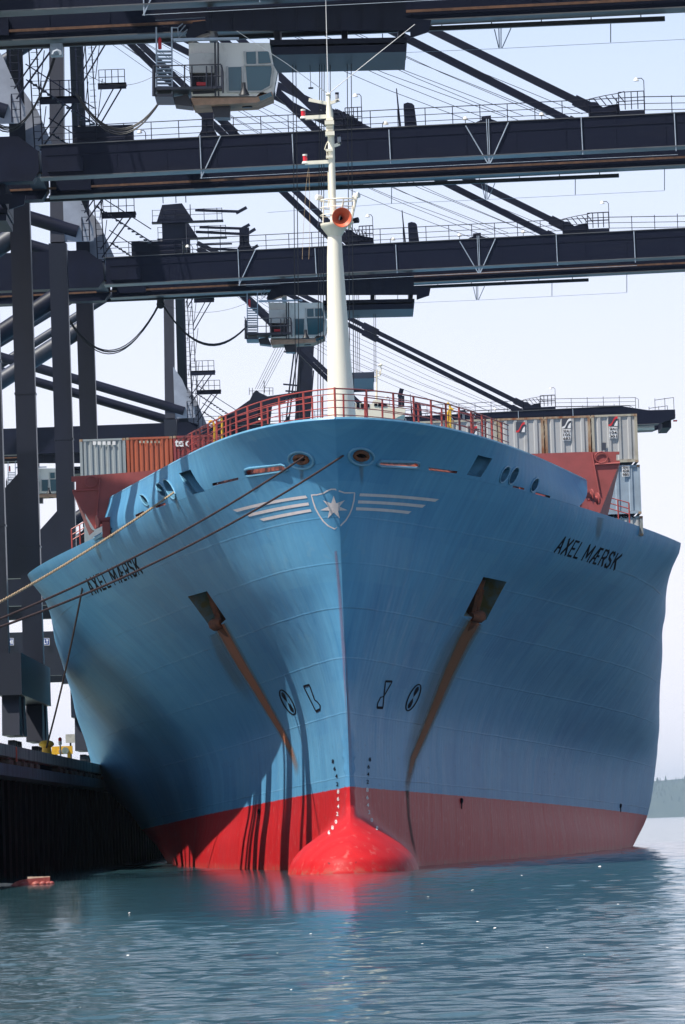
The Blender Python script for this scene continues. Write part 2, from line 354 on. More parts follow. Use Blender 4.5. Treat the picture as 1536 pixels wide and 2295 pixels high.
def water_mesh():
    rng = np.random.default_rng(11)
    ys = [48.]
    while ys[-1] < 470: ys.append(ys[-1]+.11+.00055*max(ys[-1]-80, 0))
    ys = np.array(ys); nx = 300; u = np.linspace(-1, 1, nx)
    Y = ys[:, None]*np.ones(nx); X = u[None, :]*(10+.085*ys[:, None])+.0
    Z = np.zeros_like(X)
    for lam, slope, n in ((9., .005, 6), (4.5, .012, 8), (2.2, .019, 10), (1.1, .037, 12), (.6, .054, 14), (.32, .050, 14)):
        for _ in range(n):
            l = lam*rng.uniform(.7, 1.4); th = rng.normal(-1.2, .75); k = 2*math.pi/l
            amp = slope*WAVE/k*math.sqrt(2/n)*1.4
            cell = (10+.085*Y)*2/nx                              # fade waves the grid is too coarse for
            fade = np.clip((l/cell-2.5)/2.5, 0, 1)
            Z += amp*fade*np.sin(k*(X*math.cos(th)+Y*math.sin(th))+rng.uniform(0, 6.28))
    calm = 1-.80*np.clip((Y-100)/40, 0, 1)*np.clip((4.5-X-(Y-150)*.0)/5, 0, 1)*np.clip((330-Y)/60, 0, 1)      # lee between bow and quay
    gust = .85+.25*np.clip(np.sin(X*.11+Y*.045+1)*np.sin(Y*.031-X*.05)+.35, -.6, 1)
    Z *= calm*gust
    edge = np.minimum(np.clip((1-np.abs(u))/.08, 0, 1)[None, :], np.minimum(np.clip((Y-48)/3, 0, 1), np.clip((470-Y)/30, 0, 1)))
    Z = Z*edge-.35*(1-np.minimum(1, edge*1.0))
    nv = X.size; co = np.empty((nv+4, 3)); co[:nv, 0] = X.ravel(); co[:nv, 1] = Y.ravel(); co[:nv, 2] = Z.ravel()
    co[nv:] = [(-35000,-60,-.34),(35000,-60,-.34),(35000,35000,-.34),(-35000,35000,-.34)]
    r, c = np.meshgrid(np.arange(len(ys)-1), np.arange(nx-1), indexing='ij'); i0 = (r*nx+c).ravel()
    q = np.stack([i0, i0+1, i0+nx+1, i0+nx], 1); q = np.vstack([q, [[nv, nv+1, nv+2, nv+3]]]).astype(np.int32)
    me = bpy.data.meshes.new('water'); me.vertices.add(len(co)); me.vertices.foreach_set('co', co.ravel().astype(np.float32))
    me.loops.add(q.size); me.loops.foreach_set('vertex_index', q.ravel()); me.polygons.add(len(q)); me.polygons.foreach_set('loop_start', np.arange(0, q.size, 4, dtype=np.int32))
    me.polygons.foreach_set('use_smooth', np.ones(len(q), dtype=bool)); me.update(calc_edges=True); me.materials.append(water_material())
    o = bpy.data.objects.new('water', me); COL.objects.link(o); return o
WAVE = .85
water = water_mesh(); tag(water, kind='structure')

M['hill'] = mat('wooded_hillside', (.035,.06,.05), .95, col2=(.06,.085,.06), scale=.02, thr=(.35,.65))
def hill_h(x): return 214 + 24*math.sin(x*.003) + 5*math.sin(x*.0105+1)
rows = []
for t in (0, .04, .12, .3, .6, 1., 1.4, 2.):
    r = []
    for i in range(121):
        x = -3000 + i*50
        k = math.sin(min(t,1)*math.pi/2)
        x *= 6; r.append((x, 27950 + 60*t*6 + 40*math.sin(x*.002), -1 + (hill_h(x)+1)*k*(1 if t <= 1 else 1-.1*(t-1)) + 1.2*math.sin(x*.09+t*9)*k))
    rows.append(r)
hb = MB(); hb.grid(rows); hills = hb.build('hills', M['hill'], None, V((0,9000,0)), smooth=60); tag(hills, kind='structure')
tb = MB()
for i in range(700):
    x = 1350 + random.random()*2000; t = .25 + random.random()*.75
    k = math.sin(t*math.pi/2); y = 27950+360*t+40*math.sin(x*.002); z = -1+(hill_h(x)+1)*k
    hgt = random.uniform(14, 34) if t > .85 else random.uniform(12, 24); w = hgt*random.uniform(.22,.36)
    for q in range(3):
        zz = z-.5+hgt*.28*q
        tb.lathe([(w*(1-.27*q)*random.uniform(.8,1.1), 0), (w*.45*(1-.27*q), hgt*.24), (.02, hgt*.46)], (x+random.uniform(-.1,.1)*w, y, zz), (random.uniform(-.06,.06), 0, 1), 6)
tl = tb.build('distant_wood', M['hill'], None, V((1100,14250,0)), smooth=0)
tag(tl, 'far conifer wood on the hazy blue hillside', 'wood', kind='stuff')

hz = MB(); hz.box(-36000, 36000, -100, 36000, -3, 290)
mt = bpy.data.materials.new('pale_air'); mt.use_nodes = True; nt = mt.node_tree; nt.nodes.remove(nt.nodes['Principled BSDF'])
pv = nt.nodes.new('ShaderNodeVolumePrincipled'); pv.inputs['Color'].default_value = (.62,.80,1,1); pv.inputs['Density'].default_value = HAZE_D if 'HAZE_D' in globals() else 2.4e-5; pv.inputs['Anisotropy'].default_value = .2
nt.links.new(pv.outputs[0], nt.nodes['Material Output'].inputs['Volume'])
USE_HAZE = True
if USE_HAZE:
    haze = hz.build('haze', mt, None, V((0,4000,-3)), smooth=0); tag(haze, kind='stuff')

# ------------------------------------------------------------------ hull form
PAR = [-0.20726,0.01535,0.01216,-0.00029,237.69194]
STEM = (8.59255, 0.50989)
ZK = [0,2,3.92,7.25,9.67,11.87,13.84,15.85,18.15,19.94]
HC = {'L': [[0.0, 14.739, 7.976, -16.489, 6.259],[0.0, 14.722, 4.274, -9.91, 3.795],[-0.021,14.641,-0.251,-2.364,1.289],[1.68,10.479,2.452,1.14,-1.062],[4.389,7.144,7.896,-0.493,-2.293],[8.069,5.122,7.366,2.385,-4.623],[12.225,1.401,12.24,-0.272,-6.105],[13.988,1.783,23.299,-24.916,5.773],[14.48, 11.373, -19.155, 50.085, -36.924],[23.15,-15.764,31.885,-14.072,-3.221]],
      'R': [[0.0, 14.718, 0.897, 1.405, -2.528],[0.0, 15.586, -1.374, 2.42, -2.1],[-0.013,15.571,-1.373,0.821,-0.677],[0.116,14.994,1.525,-1.719,-0.008],[4.658,7.757,9.316,-3.677,-1.292],[8.361,3.588,18.934,-14.496,1.629],[8.598,10.798,7.573,-7.941,-0.491],[7.266,20.125,7.677,-29.137,12.745],[8.407, 29.252, -42.267, 60.768, -36.216],[20.581,-2.929,-3.607,21.905,-15.029]]}
def stem_s(z): return STEM[0]*min(max(1-z/20.5, 0), 1.3)**STEM[1]
def smax(a, b, k):
    h = max(k-abs(a-b), 0)/k; return max(a, b)+h*h*k/4
def rowval(side, i, ds):
    x = ds/100; c = HC[side][i]; return c[0]*(math.sqrt(x+.0004)-.02)+c[1]*x+c[2]*x*x+c[3]*x**3+c[4]*x**4
PEAK = {k: [max(range(60, 141), key=lambda q: rowval(k, i, float(q))) for i in range(len(ZK))] for k in 'LR'}
for k, i, q in (('L',8,74),('L',9,74),('L',7,96),('R',8,66),('R',9,66),('R',7,90),('L',0,116),('L',1,118),('L',2,122),('L',3,130),('L',4,136)): PEAK[k][i] = min(PEAK[k][i], q)
def hullB(side, s, z):
    ds = s-stem_s(z)
    if ds < 0: return ds*.30
    zz = min(max(z, ZK[0]), ZK[-1]); i = 0
    while i < len(ZK)-2 and zz > ZK[i+1]: i += 1
    h = ZK[i+1]-ZK[i]; t = (zz-ZK[i])/h
    rv = lambda k: rowval(side, k, min(ds, PEAK[side][k]))-.018*max(ds-PEAK[side][k], 0)
    f0, f1 = rv(i), rv(i+1)
    if i > 0: m0 = (f1-rv(i-1))/(ZK[i+1]-ZK[i-1])
    else: m0 = (f1-f0)/h
    if i < len(ZK)-2: m1 = (rv(i+2)-f0)/(ZK[i+2]-ZK[i])
    else: m1 = (f1-f0)/h
    b = f0*(2*t**3-3*t*t+1)+f1*(3*t*t-2*t**3)+h*(m0*(t**3-2*t*t+t)+m1*(t**3-t*t))
    return b
BW = [(-5,1.2),(-3,2.5),(-1.5,3.0),(-.6,2.95),(0,3.0),(.35,2.92),(.7,2.76),(1.,2.54),(1.35,2.16),(1.8,1.50),(2.15,.92),(2.55,.38),(3.1,.08),(3.6,-.05),(4.4,-.25),(7,-1.5)]
BTIP = [(-5,4.5),(-3,2.9),(-1.2,2.2),(0,2.3),(.6,2.6),(1.35,3.5),(1.8,4.4),(2.15,5.3),(2.55,6.5),(3.1,7.7),(4,8.2),(7,9)]
def interp(T, x):
    for (a, u), (b, v) in zip(T, T[1:]):
        if x <= b: return u+(v-u)*(max(x, a)-a)/(b-a)
    return T[-1][1]
def hullHB(side, s, z):
    b = hullB(side, s, z)
    if z < 6.5:
        zr = z+.012*(s-4)*0; w = interp(BW, zr); tip = interp(BTIP, z); cen = 11.5
        if s < tip: bb = -(tip-s)*.9
        elif s < cen: bb = w*max(1-((cen-s)/(cen-tip))**3.4, 0)**.5 if w > 0 else w
        else: bb = w-.03*(s-cen)
        b = smax(b, bb, .9)
    return b
def ship(s, a, z):
    x0, th, p, he, Y0 = PAR
    return V((x0+s*math.sin(th)+a*math.cos(th)-he*z, Y0+s*math.cos(th)-a*math.sin(th)+p*z, z-p*s+he*a))
def start(side, z):
    if z > 6.5: return stem_s(z)
    f = lambda s: min(hullHB('L', s, z), hullHB('R', s, z))
    s = -4.
    while f(s) < 0 and s < 20: s += .1
    a, b = s-.1, s
    for _ in range(30):
        c = (a+b)/2
        if f(c) < 0: a = c
        else: b = c
    return b
NC = 96
def sgrid(s0, s1, n=NC, pw=1.9): return [s0+(s1-s0)*(j/n)**pw for j in range(n+1)]
zrows = [-5,-4,-3,-2.3,-1.7,-1.2,-.7,-.3] + [round(.15*i, 3) for i in range(0, 36)] + [5.4+.3*i for i in range(0, 43)]
zrows = [z for z in zrows if z < 18.1] + [18.15]
DECK_Z, RIM = 16.0, .45
verts = []; uvs = []; faces = []
def addv(p, uv): verts.append(p); uvs.append(uv); return len(verts)-1
rowL = []; rowR = []
for z in zrows:
    s0 = start('L', z); S = sgrid(s0, 168) + [200., 300.]
    cidx = addv(ship(s0, 0, z), (s0, z)); l = [cidx]; r = [cidx]
    for s in S[1:]:
        l.append(addv(ship(s, -max(hullHB('L', s, z), .004), z), (s, z)))
        r.append(addv(ship(s, max(hullHB('R', s, z), .004), z), (s+.37, z)))
    rowL.append(l); rowR.append(r)
nc = len(rowL[0])
def quad(a, b, c, d):
    q = [a, b, c, d]; q2 = []
    for i in q:
        if i not in q2: q2.append(i)
    if len(q2) > 2: faces.append(tuple(q2))
for i in range(len(zrows)-1):
    for j in range(nc-1):
        quad(rowL[i][j], rowL[i+1][j], rowL[i+1][j+1], rowL[i][j+1])
        quad(rowR[i][j], rowR[i][j+1], rowR[i+1][j+1], rowR[i+1][j])
for j in range(nc-1): quad(rowL[0][j], rowL[0][j+1], rowR[0][j+1], rowR[0][j])
zt = zrows[-1]
def inner(z, zref, ds):
    l = []; r = []; SS = sgrid(start('L', zref)+ds, 168) + [200., 299.6]
    for k, s in enumerate(SS):
        bl = max(hullHB('L', s, zref)-RIM, .02) if k else .012; br = max(hullHB('R', s, zref)-RIM, .02) if k else .012
        l.append(addv(ship(s, -bl, z), (s, 18.))); r.append(addv(ship(s, br, z), (s, 18.)))
    return l, r
iL, iR = inner(zt, zt, .5); dL, dR = inner(DECK_Z, DECK_Z-.1, .9)
for j in range(nc-1):
    quad(rowL[-1][j], iL[j], iL[j+1], rowL[-1][j+1]); quad(iR[j], rowR[-1][j], rowR[-1][j+1], iR[j+1])
    quad(iL[j], dL[j], dL[j+1], iL[j+1]); quad(dR[j], iR[j], iR[j+1], dR[j+1]); quad(dL[j], dR[j], dR[j+1], dL[j+1])
quad(rowL[-1][0], iR[0], iL[0], iL[0]); quad(iL[0], iR[0], dR[0], dL[0])
faces.append(tuple([r[-1] for r in rowL]+[iL[-1], dL[-1], dR[-1], iR[-1]]+[r[-1] for r in reversed(rowR)]))
# bulwark of the forecastle, a thin shell standing on the rim
BT = 19.94; bz = [18.156, 18.45, 18.75, 19.05, 19.35, 19.65, BT]
SE = {'L': (41.0, 47.2), 'R': (36.1, 43.2)}
def s_end(side, z): return SE[side][0]+(z-18.156)/(BT-18.156)*(SE[side][1]-SE[side][0])
def brow(z, off):
    s0 = stem_s(z)
    out = []
    for side, sg in (('L', -1), ('R', 1)):
        SS = sgrid(s0, s_end(side, z), 70, 1.9)
        out.append([ship(s+off, sg*max(hullB(side, s, z)-off*.95, 0) if j else 0, z) for j, s in enumerate(SS)])
    pts = list(reversed(out[0]))+out[1][1:]
    ss = list(reversed(sgrid(s0, s_end('L', z), 70, 1.9)))+sgrid(s0, s_end('R', z), 70, 1.9)[1:]
    return pts, ss
bo = []; bi = []
for z in bz:
    pts, ss = brow(z, 0.); bo.append([addv(p, (s, z)) for p, s in zip(pts, ss)])
for z in bz:
    pts, ss = brow(z, .22); bi.append([addv(p, (s, z)) for p, s in zip(pts, ss)])
nb = len(bo[0])
for i in range(len(bz)-1):
    for j in range(nb-1):
        faces.append((bo[i][j], bo[i+1][j], bo[i+1][j+1], bo[i][j+1])); faces.append((bi[i][j], bi[i][j+1], bi[i+1][j+1], bi[i+1][j]))
    for j in (0, nb-1): faces.append((bo[i][j], bi[i][j], bi[i+1][j], bo[i+1][j]))
for j in range(nb-1):
    faces.append((bo[-1][j], bi[-1][j], bi[-1][j+1], bo[-1][j+1])); faces.append((bo[0][j], bo[0][j+1], bi[0][j+1], bi[0][j]))

SHIP = empty('container_ship', ship(0, 0, 0))
tag(SHIP, 'huge pale blue container ship seen bow on with red bulbous bow and cream foremast', 'ship')
bvh = BVHTree.FromPolygons([tuple(v) for v in verts], faces)
def hit(px, py):
    d = ray(px, py).normalized(); h = bvh.ray_cast(CAM, d)
    if h[0] is None: raise ValueError('no hull at %s %s' % (px, py))
    n = h[1] if h[1].dot(d) < 0 else -h[1]
    return h[0], n
def hulloff(px, py, off=.02):
    p, n = hit(px, py); return p+n*off
hm = MB(); hm.v = verts; hm.f = faces; hm.m = [0]*len(faces)
hull = hm.build('hull', M['hull'], SHIP, uv=uvs, smooth=30)

# --- recesses cut into the plating
cut = MB(); CUTM = [M['pocket'], M['slotred'], M['hullplain'], M['dark']]
def recess(pts, depth, mi, out=.35, shift=(0,0)):
    hs = [hit(*p) for p in pts]; n = V((0,0,0))
    for q in hs: n += q[1]
    n.normalize(); cut.mi = mi
    cut.loft([q[0]+n*out for q in hs], [q[0]-n*depth for q in hs])
    return hs, n
def ell(cx, cy, a, b, n=14):                       # a, b: axis vectors in pixels
    return [(cx+a[0]*math.cos(t)+b[0]*math.sin(t), cy+a[1]*math.cos(t)+b[1]*math.sin(t)) for t in [2*math.pi*i/n for i in range(n)]]
POCK = {'L': [(421,1337),(464,1325),(507,1388),(478,1414)], 'R': [(1084,1293),(1136,1304),(1090,1390),(1040,1380)]}
pk = {k: recess(v, 1.15, 0) for k, v in POCK.items()}
CH = {'L': [(552,1052),(560,1049),(634,1040),(641,1043),(646,1051),(640,1055),(560,1066),(553,1064)], 'R': [(845,1039),(851,1032),(930,1034),(938,1037),(938,1046),(930,1048),(852,1044)]}
for v in CH.values(): recess(v, .9, 1)
SLOT = [[(476,1083),(534,1070),(535,1075),(477,1089)], [(961,1047),(1026,1056),(1024,1061),(962,1054)], [(1151,1088),(1176,1094),(1175,1098),(1149,1092)], [(1202,1103),(1234,1112),(1233,1116),(1200,1107)], [(348,1134),(370,1126),(372,1131),(350,1139)], [(303,1154),(322,1145),(324,1150),(305,1159)]]
for v in SLOT: recess(v, .5, 1)
SCO = [[(401,1061),(427,1052),(460,1101),(432,1108)], [(1072,1020),(1104,1028),(1078,1070),(1047,1064)]]
for v in SCO: recess(v, .7, 2)
OVAL = [ell(362,1098,(9,15),(7,-4)), ell(381,1096,(12,22),(7,-4)), ell(325,1121,(8,12),(5,-3)), ell(1131,1063,(-9,18),(7,4)), ell(1151,1066,(-9,19),(7,4)), ell(1198,1087,(-7,15),(6,4))]
for v in OVAL: recess(v, .45, 2)
HAWS = [ell(676,1029,(15,1),(0,8)), ell(809,1021,(15,1),(0,9))]
for v in HAWS: recess(v, .8, 3)
LIN = []
def liner(pts, depth, mt_):
    hs = [hit(*p) for p in pts]; n = V((0,0,0))
    for q in hs: n += q[1]
    n.normalize(); k = len(hs); mb = MB()
    mb.add([q[0]-n*.02 for q in hs]+[q[0]-n*depth for q in hs], [tuple(range(k, 2*k))]+[(i, (i+1) % k, k+(i+1) % k, k+i) for i in range(k)])
    LIN.append((mb, mt_))
for v in SCO: liner(v, .75, 'hullplain')
for v in OVAL: liner(v, .5, 'hullplain')
for v in HAWS: liner(v, .85, 'dark')
cuto = cut.build('cutter', CUTM, None, V((0,0,0)), smooth=0)
md = hull.modifiers.new('cut', 'BOOLEAN'); md.operation = 'DIFFERENCE'; md.object = cuto; md.solver = 'EXACT'; md.material_mode = 'TRANSFER'
dg = bpy.context.evaluated_depsgraph_get(); dg.update()
nm = bpy.data.meshes.new_from_object(hull.evaluated_get(dg), depsgraph=dg)
hull.modifiers.clear()
if len(nm.polygons) > 3000: hull.data = nm
nm.set_sharp_from_angle(angle=R(30))
bpy.data.objects.remove(cuto)
for mb, k in LIN: mb.build('recess_liner', M[k], SHIP, smooth=0)
iw = MB()                                             # red bulkhead behind the bulwark openings
for side, sg, se in (('L', -1, 38.), ('R', 1, 34.)):
    top = []; bot = []
    for s in sgrid(stem_s(19.), se, 30, 1.6):
        w = max(hullB(side, s, 17.5)-1.7, .3); top.append(ship(s+2.6, sg*w, 19.3)); bot.append(ship(s+2.6, sg*w, 16.02))
    iw.grid([bot, top])
iw.build('inner_bulkhead', M['slotred'], SHIP, smooth=40)

# --- marks painted on the plating: thin sheets following the hull
def refine(vs, fs, xs, ys):                        # cut a flat 2D mesh along grid lines so that it can follow the plating
    bm = bmesh.new(); bv = [bm.verts.new((x, y, 0)) for x, y in vs]
    for f in fs:
        try: bm.faces.new([bv[i] for i in f])
        except ValueError: pass
    for n, cs in (((1,0,0), xs), ((0,1,0), ys)):
        for c in cs: bmesh.ops.bisect_plane(bm, geom=bm.verts[:]+bm.edges[:]+bm.faces[:], dist=1e-6, plane_co=(c*n[0], c*n[1], 0), plane_no=n)
    bm.verts.index_update(); o = [(v.co.x, v.co.y) for v in bm.verts], [tuple(v.index for v in f.verts) for f in bm.faces]; bm.free(); return o
class Decal(MB):
    def flat(s, pts, fs, off, step=5.):
        x0, x1 = min(p[0] for p in pts), max(p[0] for p in pts); y0, y1 = min(p[1] for p in pts), max(p[1] for p in pts)
        v, f = refine(pts, fs, np.arange(x0+step, x1, step), np.arange(y0+step, y1, step)); return s.add([hulloff(*p, off) for p in v], f)
    def poly(s, pts, off=.02, sub=0):
        return s.flat(pts, [tuple(range(len(pts)))], off)
    def stroke(s, pts, w, off=.02, closed=False, step=9.):
        if closed: pts = list(pts)+[pts[0], pts[1]]
        q = []
        for a, b in zip(pts, pts[1:]):
            n = max(1, int(math.hypot(b[0]-a[0], b[1]-a[1])/step))
            q += [(a[0]+(b[0]-a[0])*i/n, a[1]+(b[1]-a[1])*i/n) for i in range(n)]
        q.append(pts[-1])
        A = []; B = []
        for i, p in enumerate(q):
            a, b = q[max(i-1,0)], q[min(i+1,len(q)-1)]; d = math.hypot(b[0]-a[0], b[1]-a[1]) or 1
            nx, ny = -(b[1]-a[1])/d, (b[0]-a[0])/d
            ww = w if not callable(w) else w(i/(len(q)-1))
            A.append(hulloff(p[0]+nx*ww/2, p[1]+ny*ww/2, off)); B.append(hulloff(p[0]-nx*ww/2, p[1]-ny*ww/2, off))
        k = len(q)
        return s.add(A+B, [(i, i+1, k+i+1, k+i) for i in range(k-1)])
    def quadmesh(s, verts2, faces2, quad, off=.025, fine=False):     # unit-square 2D mesh laid into a pixel quad (BL,BR,TR,TL)
        BL, BR, TR, TL = quad; o = []
        if fine: verts2, faces2 = refine(verts2, faces2, np.arange(1, 36)/36, np.arange(1, 9)/9)
        for x, y in verts2:
            px = (BL[0]*(1-x)+BR[0]*x)*(1-y)+(TL[0]*(1-x)+TR[0]*x)*y; py = (BL[1]*(1-x)+BR[1]*x)*(1-y)+(TL[1]*(1-x)+TR[1]*x)*y
            o.append(hulloff(px, py, off))
        return s.add(o, faces2)
def text2d(txt, thick=.0, norm=True, space=1.0):
    cu = bpy.data.curves.new('t', 'FONT'); cu.body = txt; cu.offset = thick; cu.resolution_u = 4; cu.space_character = space
    ob = bpy.data.objects.new('t', cu); COL.objects.link(ob)
    dg = bpy.context.evaluated_depsgraph_get(); dg.update(); me = ob.evaluated_get(dg).to_mesh()
    vs = [(v.co.x, v.co.y) for v in me.vertices]; fs = [tuple(p.vertices) for p in me.polygons]
    ob.evaluated_get(dg).to_mesh_clear(); bpy.data.objects.remove(ob); bpy.data.curves.remove(cu)
    if norm:
        x0, x1 = min(v[0] for v in vs), max(v[0] for v in vs); y0, y1 = min(v[1] for v in vs), max(v[1] for v in vs)
        vs = [((x-x0)/(x1-x0), (y-y0)/(y1-y0)) for x, y in vs]
    return vs, fs
def flat_text(mb, txt, quad, thick=.0, space=1.):   # letters in a world-space quad (BL,BR,TR,TL)
    BL, BR, TR, TL = [V(q) for q in quad]; vs, fs = text2d(txt, thick, True, space)
    return mb.add([(BL*(1-x)+BR*x)*(1-y)+(TL*(1-x)+TR*x)*y for x, y in vs], fs)
GL = {'A': (1., [((0,0),(.5,1)),((1,0),(.5,1)),((.22,.32),(.78,.32))]), 'X': (1., [((0,0),(1,1)),((0,1),(1,0))]), 'E': (.85, [((0,0),(0,1)),((0,0),(1,0)),((0,.5),(.85,.5)),((0,1),(1,1))]),
      'L': (.8, [((0,0),(0,1)),((0,0),(1,0))]), 'M': (1.3, [((0,0),(0,1)),((1,0),(1,1)),((0,1),(.5,.25)),((1,1),(.5,.25))]), 'Æ': (1.45, [((0,0),(.5,1)),((.58,0),(.58,1)),((.5,1),(1,1)),((.58,.5),(.92,.5)),((.58,0),(1,0)),((.2,.3),(.58,.3))]),
      'R': (.9, [((0,0),(0,1)),((0,1),(.75,1)),((.75,1),(1,.85)),((1,.85),(1,.62)),((1,.62),(.75,.48)),((.75,.48),(0,.48)),((.5,.48),(1,0))]), 'S': (.9, [((1,.85),(.75,1)),((.75,1),(.25,1)),((.25,1),(0,.8)),((0,.8),(.15,.6)),((.15,.6),(.85,.42)),((.85,.42),(1,.2)),((1,.2),(.75,0)),((.75,0),(.25,0)),((.25,0),(0,.15))]),
      'K': (.95, [((0,0),(0,1)),((0,.42),(1,1)),((.3,.58),(1,0))])}
def name2d(txt, w=.20, gap=.42):
    vs = []; fs = []; x = 0.
    for ch in txt:
        if ch == ' ': x += .45; continue
        cw, st = GL[ch]; W_ = cw*.78
        for a, b in st:
            a = (x+a[0]*W_, a[1]); b = (x+b[0]*W_, b[1]); d = math.hypot(b[0]-a[0], b[1]-a[1]); ux, uy = (b[0]-a[0])/d, (b[1]-a[1])/d
            th = w*(abs(uy)+.75*abs(ux)); a = (a[0]-ux*th*.3, a[1]-uy*th*.3); b = (b[0]+ux*th*.3, b[1]+uy*th*.3)
            k = len(vs); vs += [(a[0]-uy*th/2, a[1]+ux*th/2), (a[0]+uy*th/2, a[1]-ux*th/2), (b[0]+uy*th/2, b[1]-ux*th/2), (b[0]-uy*th/2, b[1]+ux*th/2)]; fs.append((k, k+1, k+2, k+3))
        x += W_+gap
    x0, x1 = min(v[0] for v in vs), max(v[0] for v in vs); y0, y1 = min(v[1] for v in vs), max(v[1] for v in vs)
    return [((x_-x0)/(x1-x0), (y-y0)/(y1-y0)) for x_, y in vs], fs
nv, nf = name2d('AXEL MÆRSK')
for q in ([(208,1337),(323,1287),(303,1245),(187,1297)], [(1239,1240),(1377,1281),(1398,1240),(1263,1199)]):
    d = Decal(); d.quadmesh(nv, nf, q, .006, True); d.build('ship_name', M['letter'], SHIP, smooth=0, fixn=False)
def c6(x, y): return (500+x/2.844, 840+y/2.844)
em = Decal()
em.stroke([c6(*p) for p in [(565,766),(600,764),(640,755),(668,738),(690,729),(715,729),(740,740),(775,752),(838,752),(834,800),(822,850),(805,890),(782,928),(750,960),(712,982),(672,962),(640,932),(612,890),(590,850),(575,805)]], 3.0, .012, True)
star = []
for i in range(14):
    t = math.pi/2 + i*math.pi/7; rr = 1 if i % 2 == 0 else .40
    star.append(c6(707+88*rr*math.cos(t), 846-76*rr*math.sin(t)))
em.flat([c6(707,846)]+star, [(0, 1+i, 1+(i+1) % 14) for i in range(14)], .016)
def stripe(top, bot):
    n = 14
    def along(c, t):
        a, m_, b = c; return ((1-t)**2*a[0]+2*t*(1-t)*m_[0]+t*t*b[0], (1-t)**2*a[1]+2*t*(1-t)*m_[1]+t*t*b[1])
    A = [hulloff(*c6(*along(top, i/n)), .02) for i in range(n+1)]; B = [hulloff(*c6(*along(bot, i/n)), .02) for i in range(n+1)]
    em.add(A+B, [(i, i+1, n+2+i, n+1+i) for i in range(n)])
stripe([(65,860),(300,796),(530,768)], [(92,873),(310,814),(541,785)])
stripe([(148,889),(350,838),(546,813)], [(172,903),(360,857),(551,831)])
stripe([(234,918),(400,880),(560,855)], [(260,931),(410,899),(567,871)])
stripe([(871,755),(1120,762),(1376,792)], [(868,773),(1110,780),(1350,808)])
stripe([(861,800),(1080,806),(1291,829)], [(858,819),(1070,824),(1268,846)])
stripe([(847,844),(1030,849),(1200,870)], [(845,863),(1020,867),(1178,886)])
em.build('bow_emblem', M['emblem'], SHIP, smooth=0, fixn=False)
for cx, cy, a, b in ((645,1574,(15.5,27),(8.5,-5)), (926.5,1563.5,(-14,29),(9,5))):
    d = Decal(); ring = ell(cx, cy, a, b, 30)
    d.stroke(ring, 3.0, .012, True, 6)
    for sg in (1, -1):
        lobe = [(0,.0),(.28,.34),(.62,.42),(.80,.22),(.84,-.1),(.62,-.36),(.3,-.22)]
        d.poly([(cx+sg*(u*a[0]+w*b[0]), cy+sg*(u*a[1]+w*b[1])) for u, w in lobe], .008)
    d.build('thruster_mark', M['letter'], SHIP, smooth=0, fixn=False)
for pts, thick in (([(681,1538.5),(694,1535),(706,1569),(711,1572),(718,1581),(718,1590),(709,1595)], 1), ([(864,1527),(879,1527.5),(860,1561),(853,1563),(847,1575),(845,1586),(858,1586.5)], 2)):
    d = Decal(); d.stroke(pts, 2.5, .012, True, 6)
    d.stroke(pts[:2], 5, .014); d.stroke([pts[5], pts[6]], 6, .014)
    d.build('bulb_mark', M['letter'], SHIP, smooth=0, fixn=False)
Lp = [(747,1706),(751,1722),(755,1739),(757,1757)], [(759,1774),(759,1790),(759,1807),(757,1824),(754,1842),(746,1855),(738,1866)]
Rp = [(829,1702),(826,1718),(825,1735),(824,1752)], [(823,1770),(823,1787),(824,1804),(827,1820),(833,1838),(845,1856)]
dig = {c: text2d(c, .02) for c in '24680'}
for grp, mm in ((Lp[0],'letter'),(Rp[0],'letter'),(Lp[1],'white'),(Rp[1],'white')):
    mb = Decal()
    for i, (x, y) in enumerate(grp):
        vv, ff = dig['86420'[i % 5]]
        mb.quadmesh(vv, ff, [(x-2.6,y+5),(x+2.6,y+5),(x+2.6,y-4),(x-2.6,y-4)], .018)
    mb.build('draught_marks', M[mm], SHIP, smooth=0, fixn=False)

# --- rust runs (part of the hull's paint, joined into the hull mesh)
def run(pts, mat_, wmul=1., off=.012, lat=0):
    n = len(pts); vs = []; uvv = []; fs = []
    q = []
    for k, (a, b) in enumerate(zip(pts, pts[1:])):
        for i in range(5): q.append([a[j]+(b[j]-a[j])*i/5 for j in range(3)])
    q.append(pts[-1]); m_ = len(q); NW = 4
    for i, p in enumerate(q):
        a, b = q[max(i-1,0)], q[min(i+1,m_-1)]; d = math.hypot(b[0]-a[0], b[1]-a[1]) or 1
        nx, ny = -(b[1]-a[1])/d, (b[0]-a[0])/d
        for j in range(NW+1):
            w = (j/NW-.5)*2*p[2]*wmul+lat
            vs.append(hulloff(p[0]+nx*w, p[1]+ny*w, off)); uvv.append((j/NW, i/(m_-1)))
    fs = [(i*(NW+1)+j, i*(NW+1)+j+1, (i+1)*(NW+1)+j+1, (i+1)*(NW+1)+j) for i in range(m_-1) for j in range(NW)]
    mb = MB(); mb.add(vs, fs); return mb.build('stain', mat_, SHIP, uv=uvv, smooth=60, fixn=False)
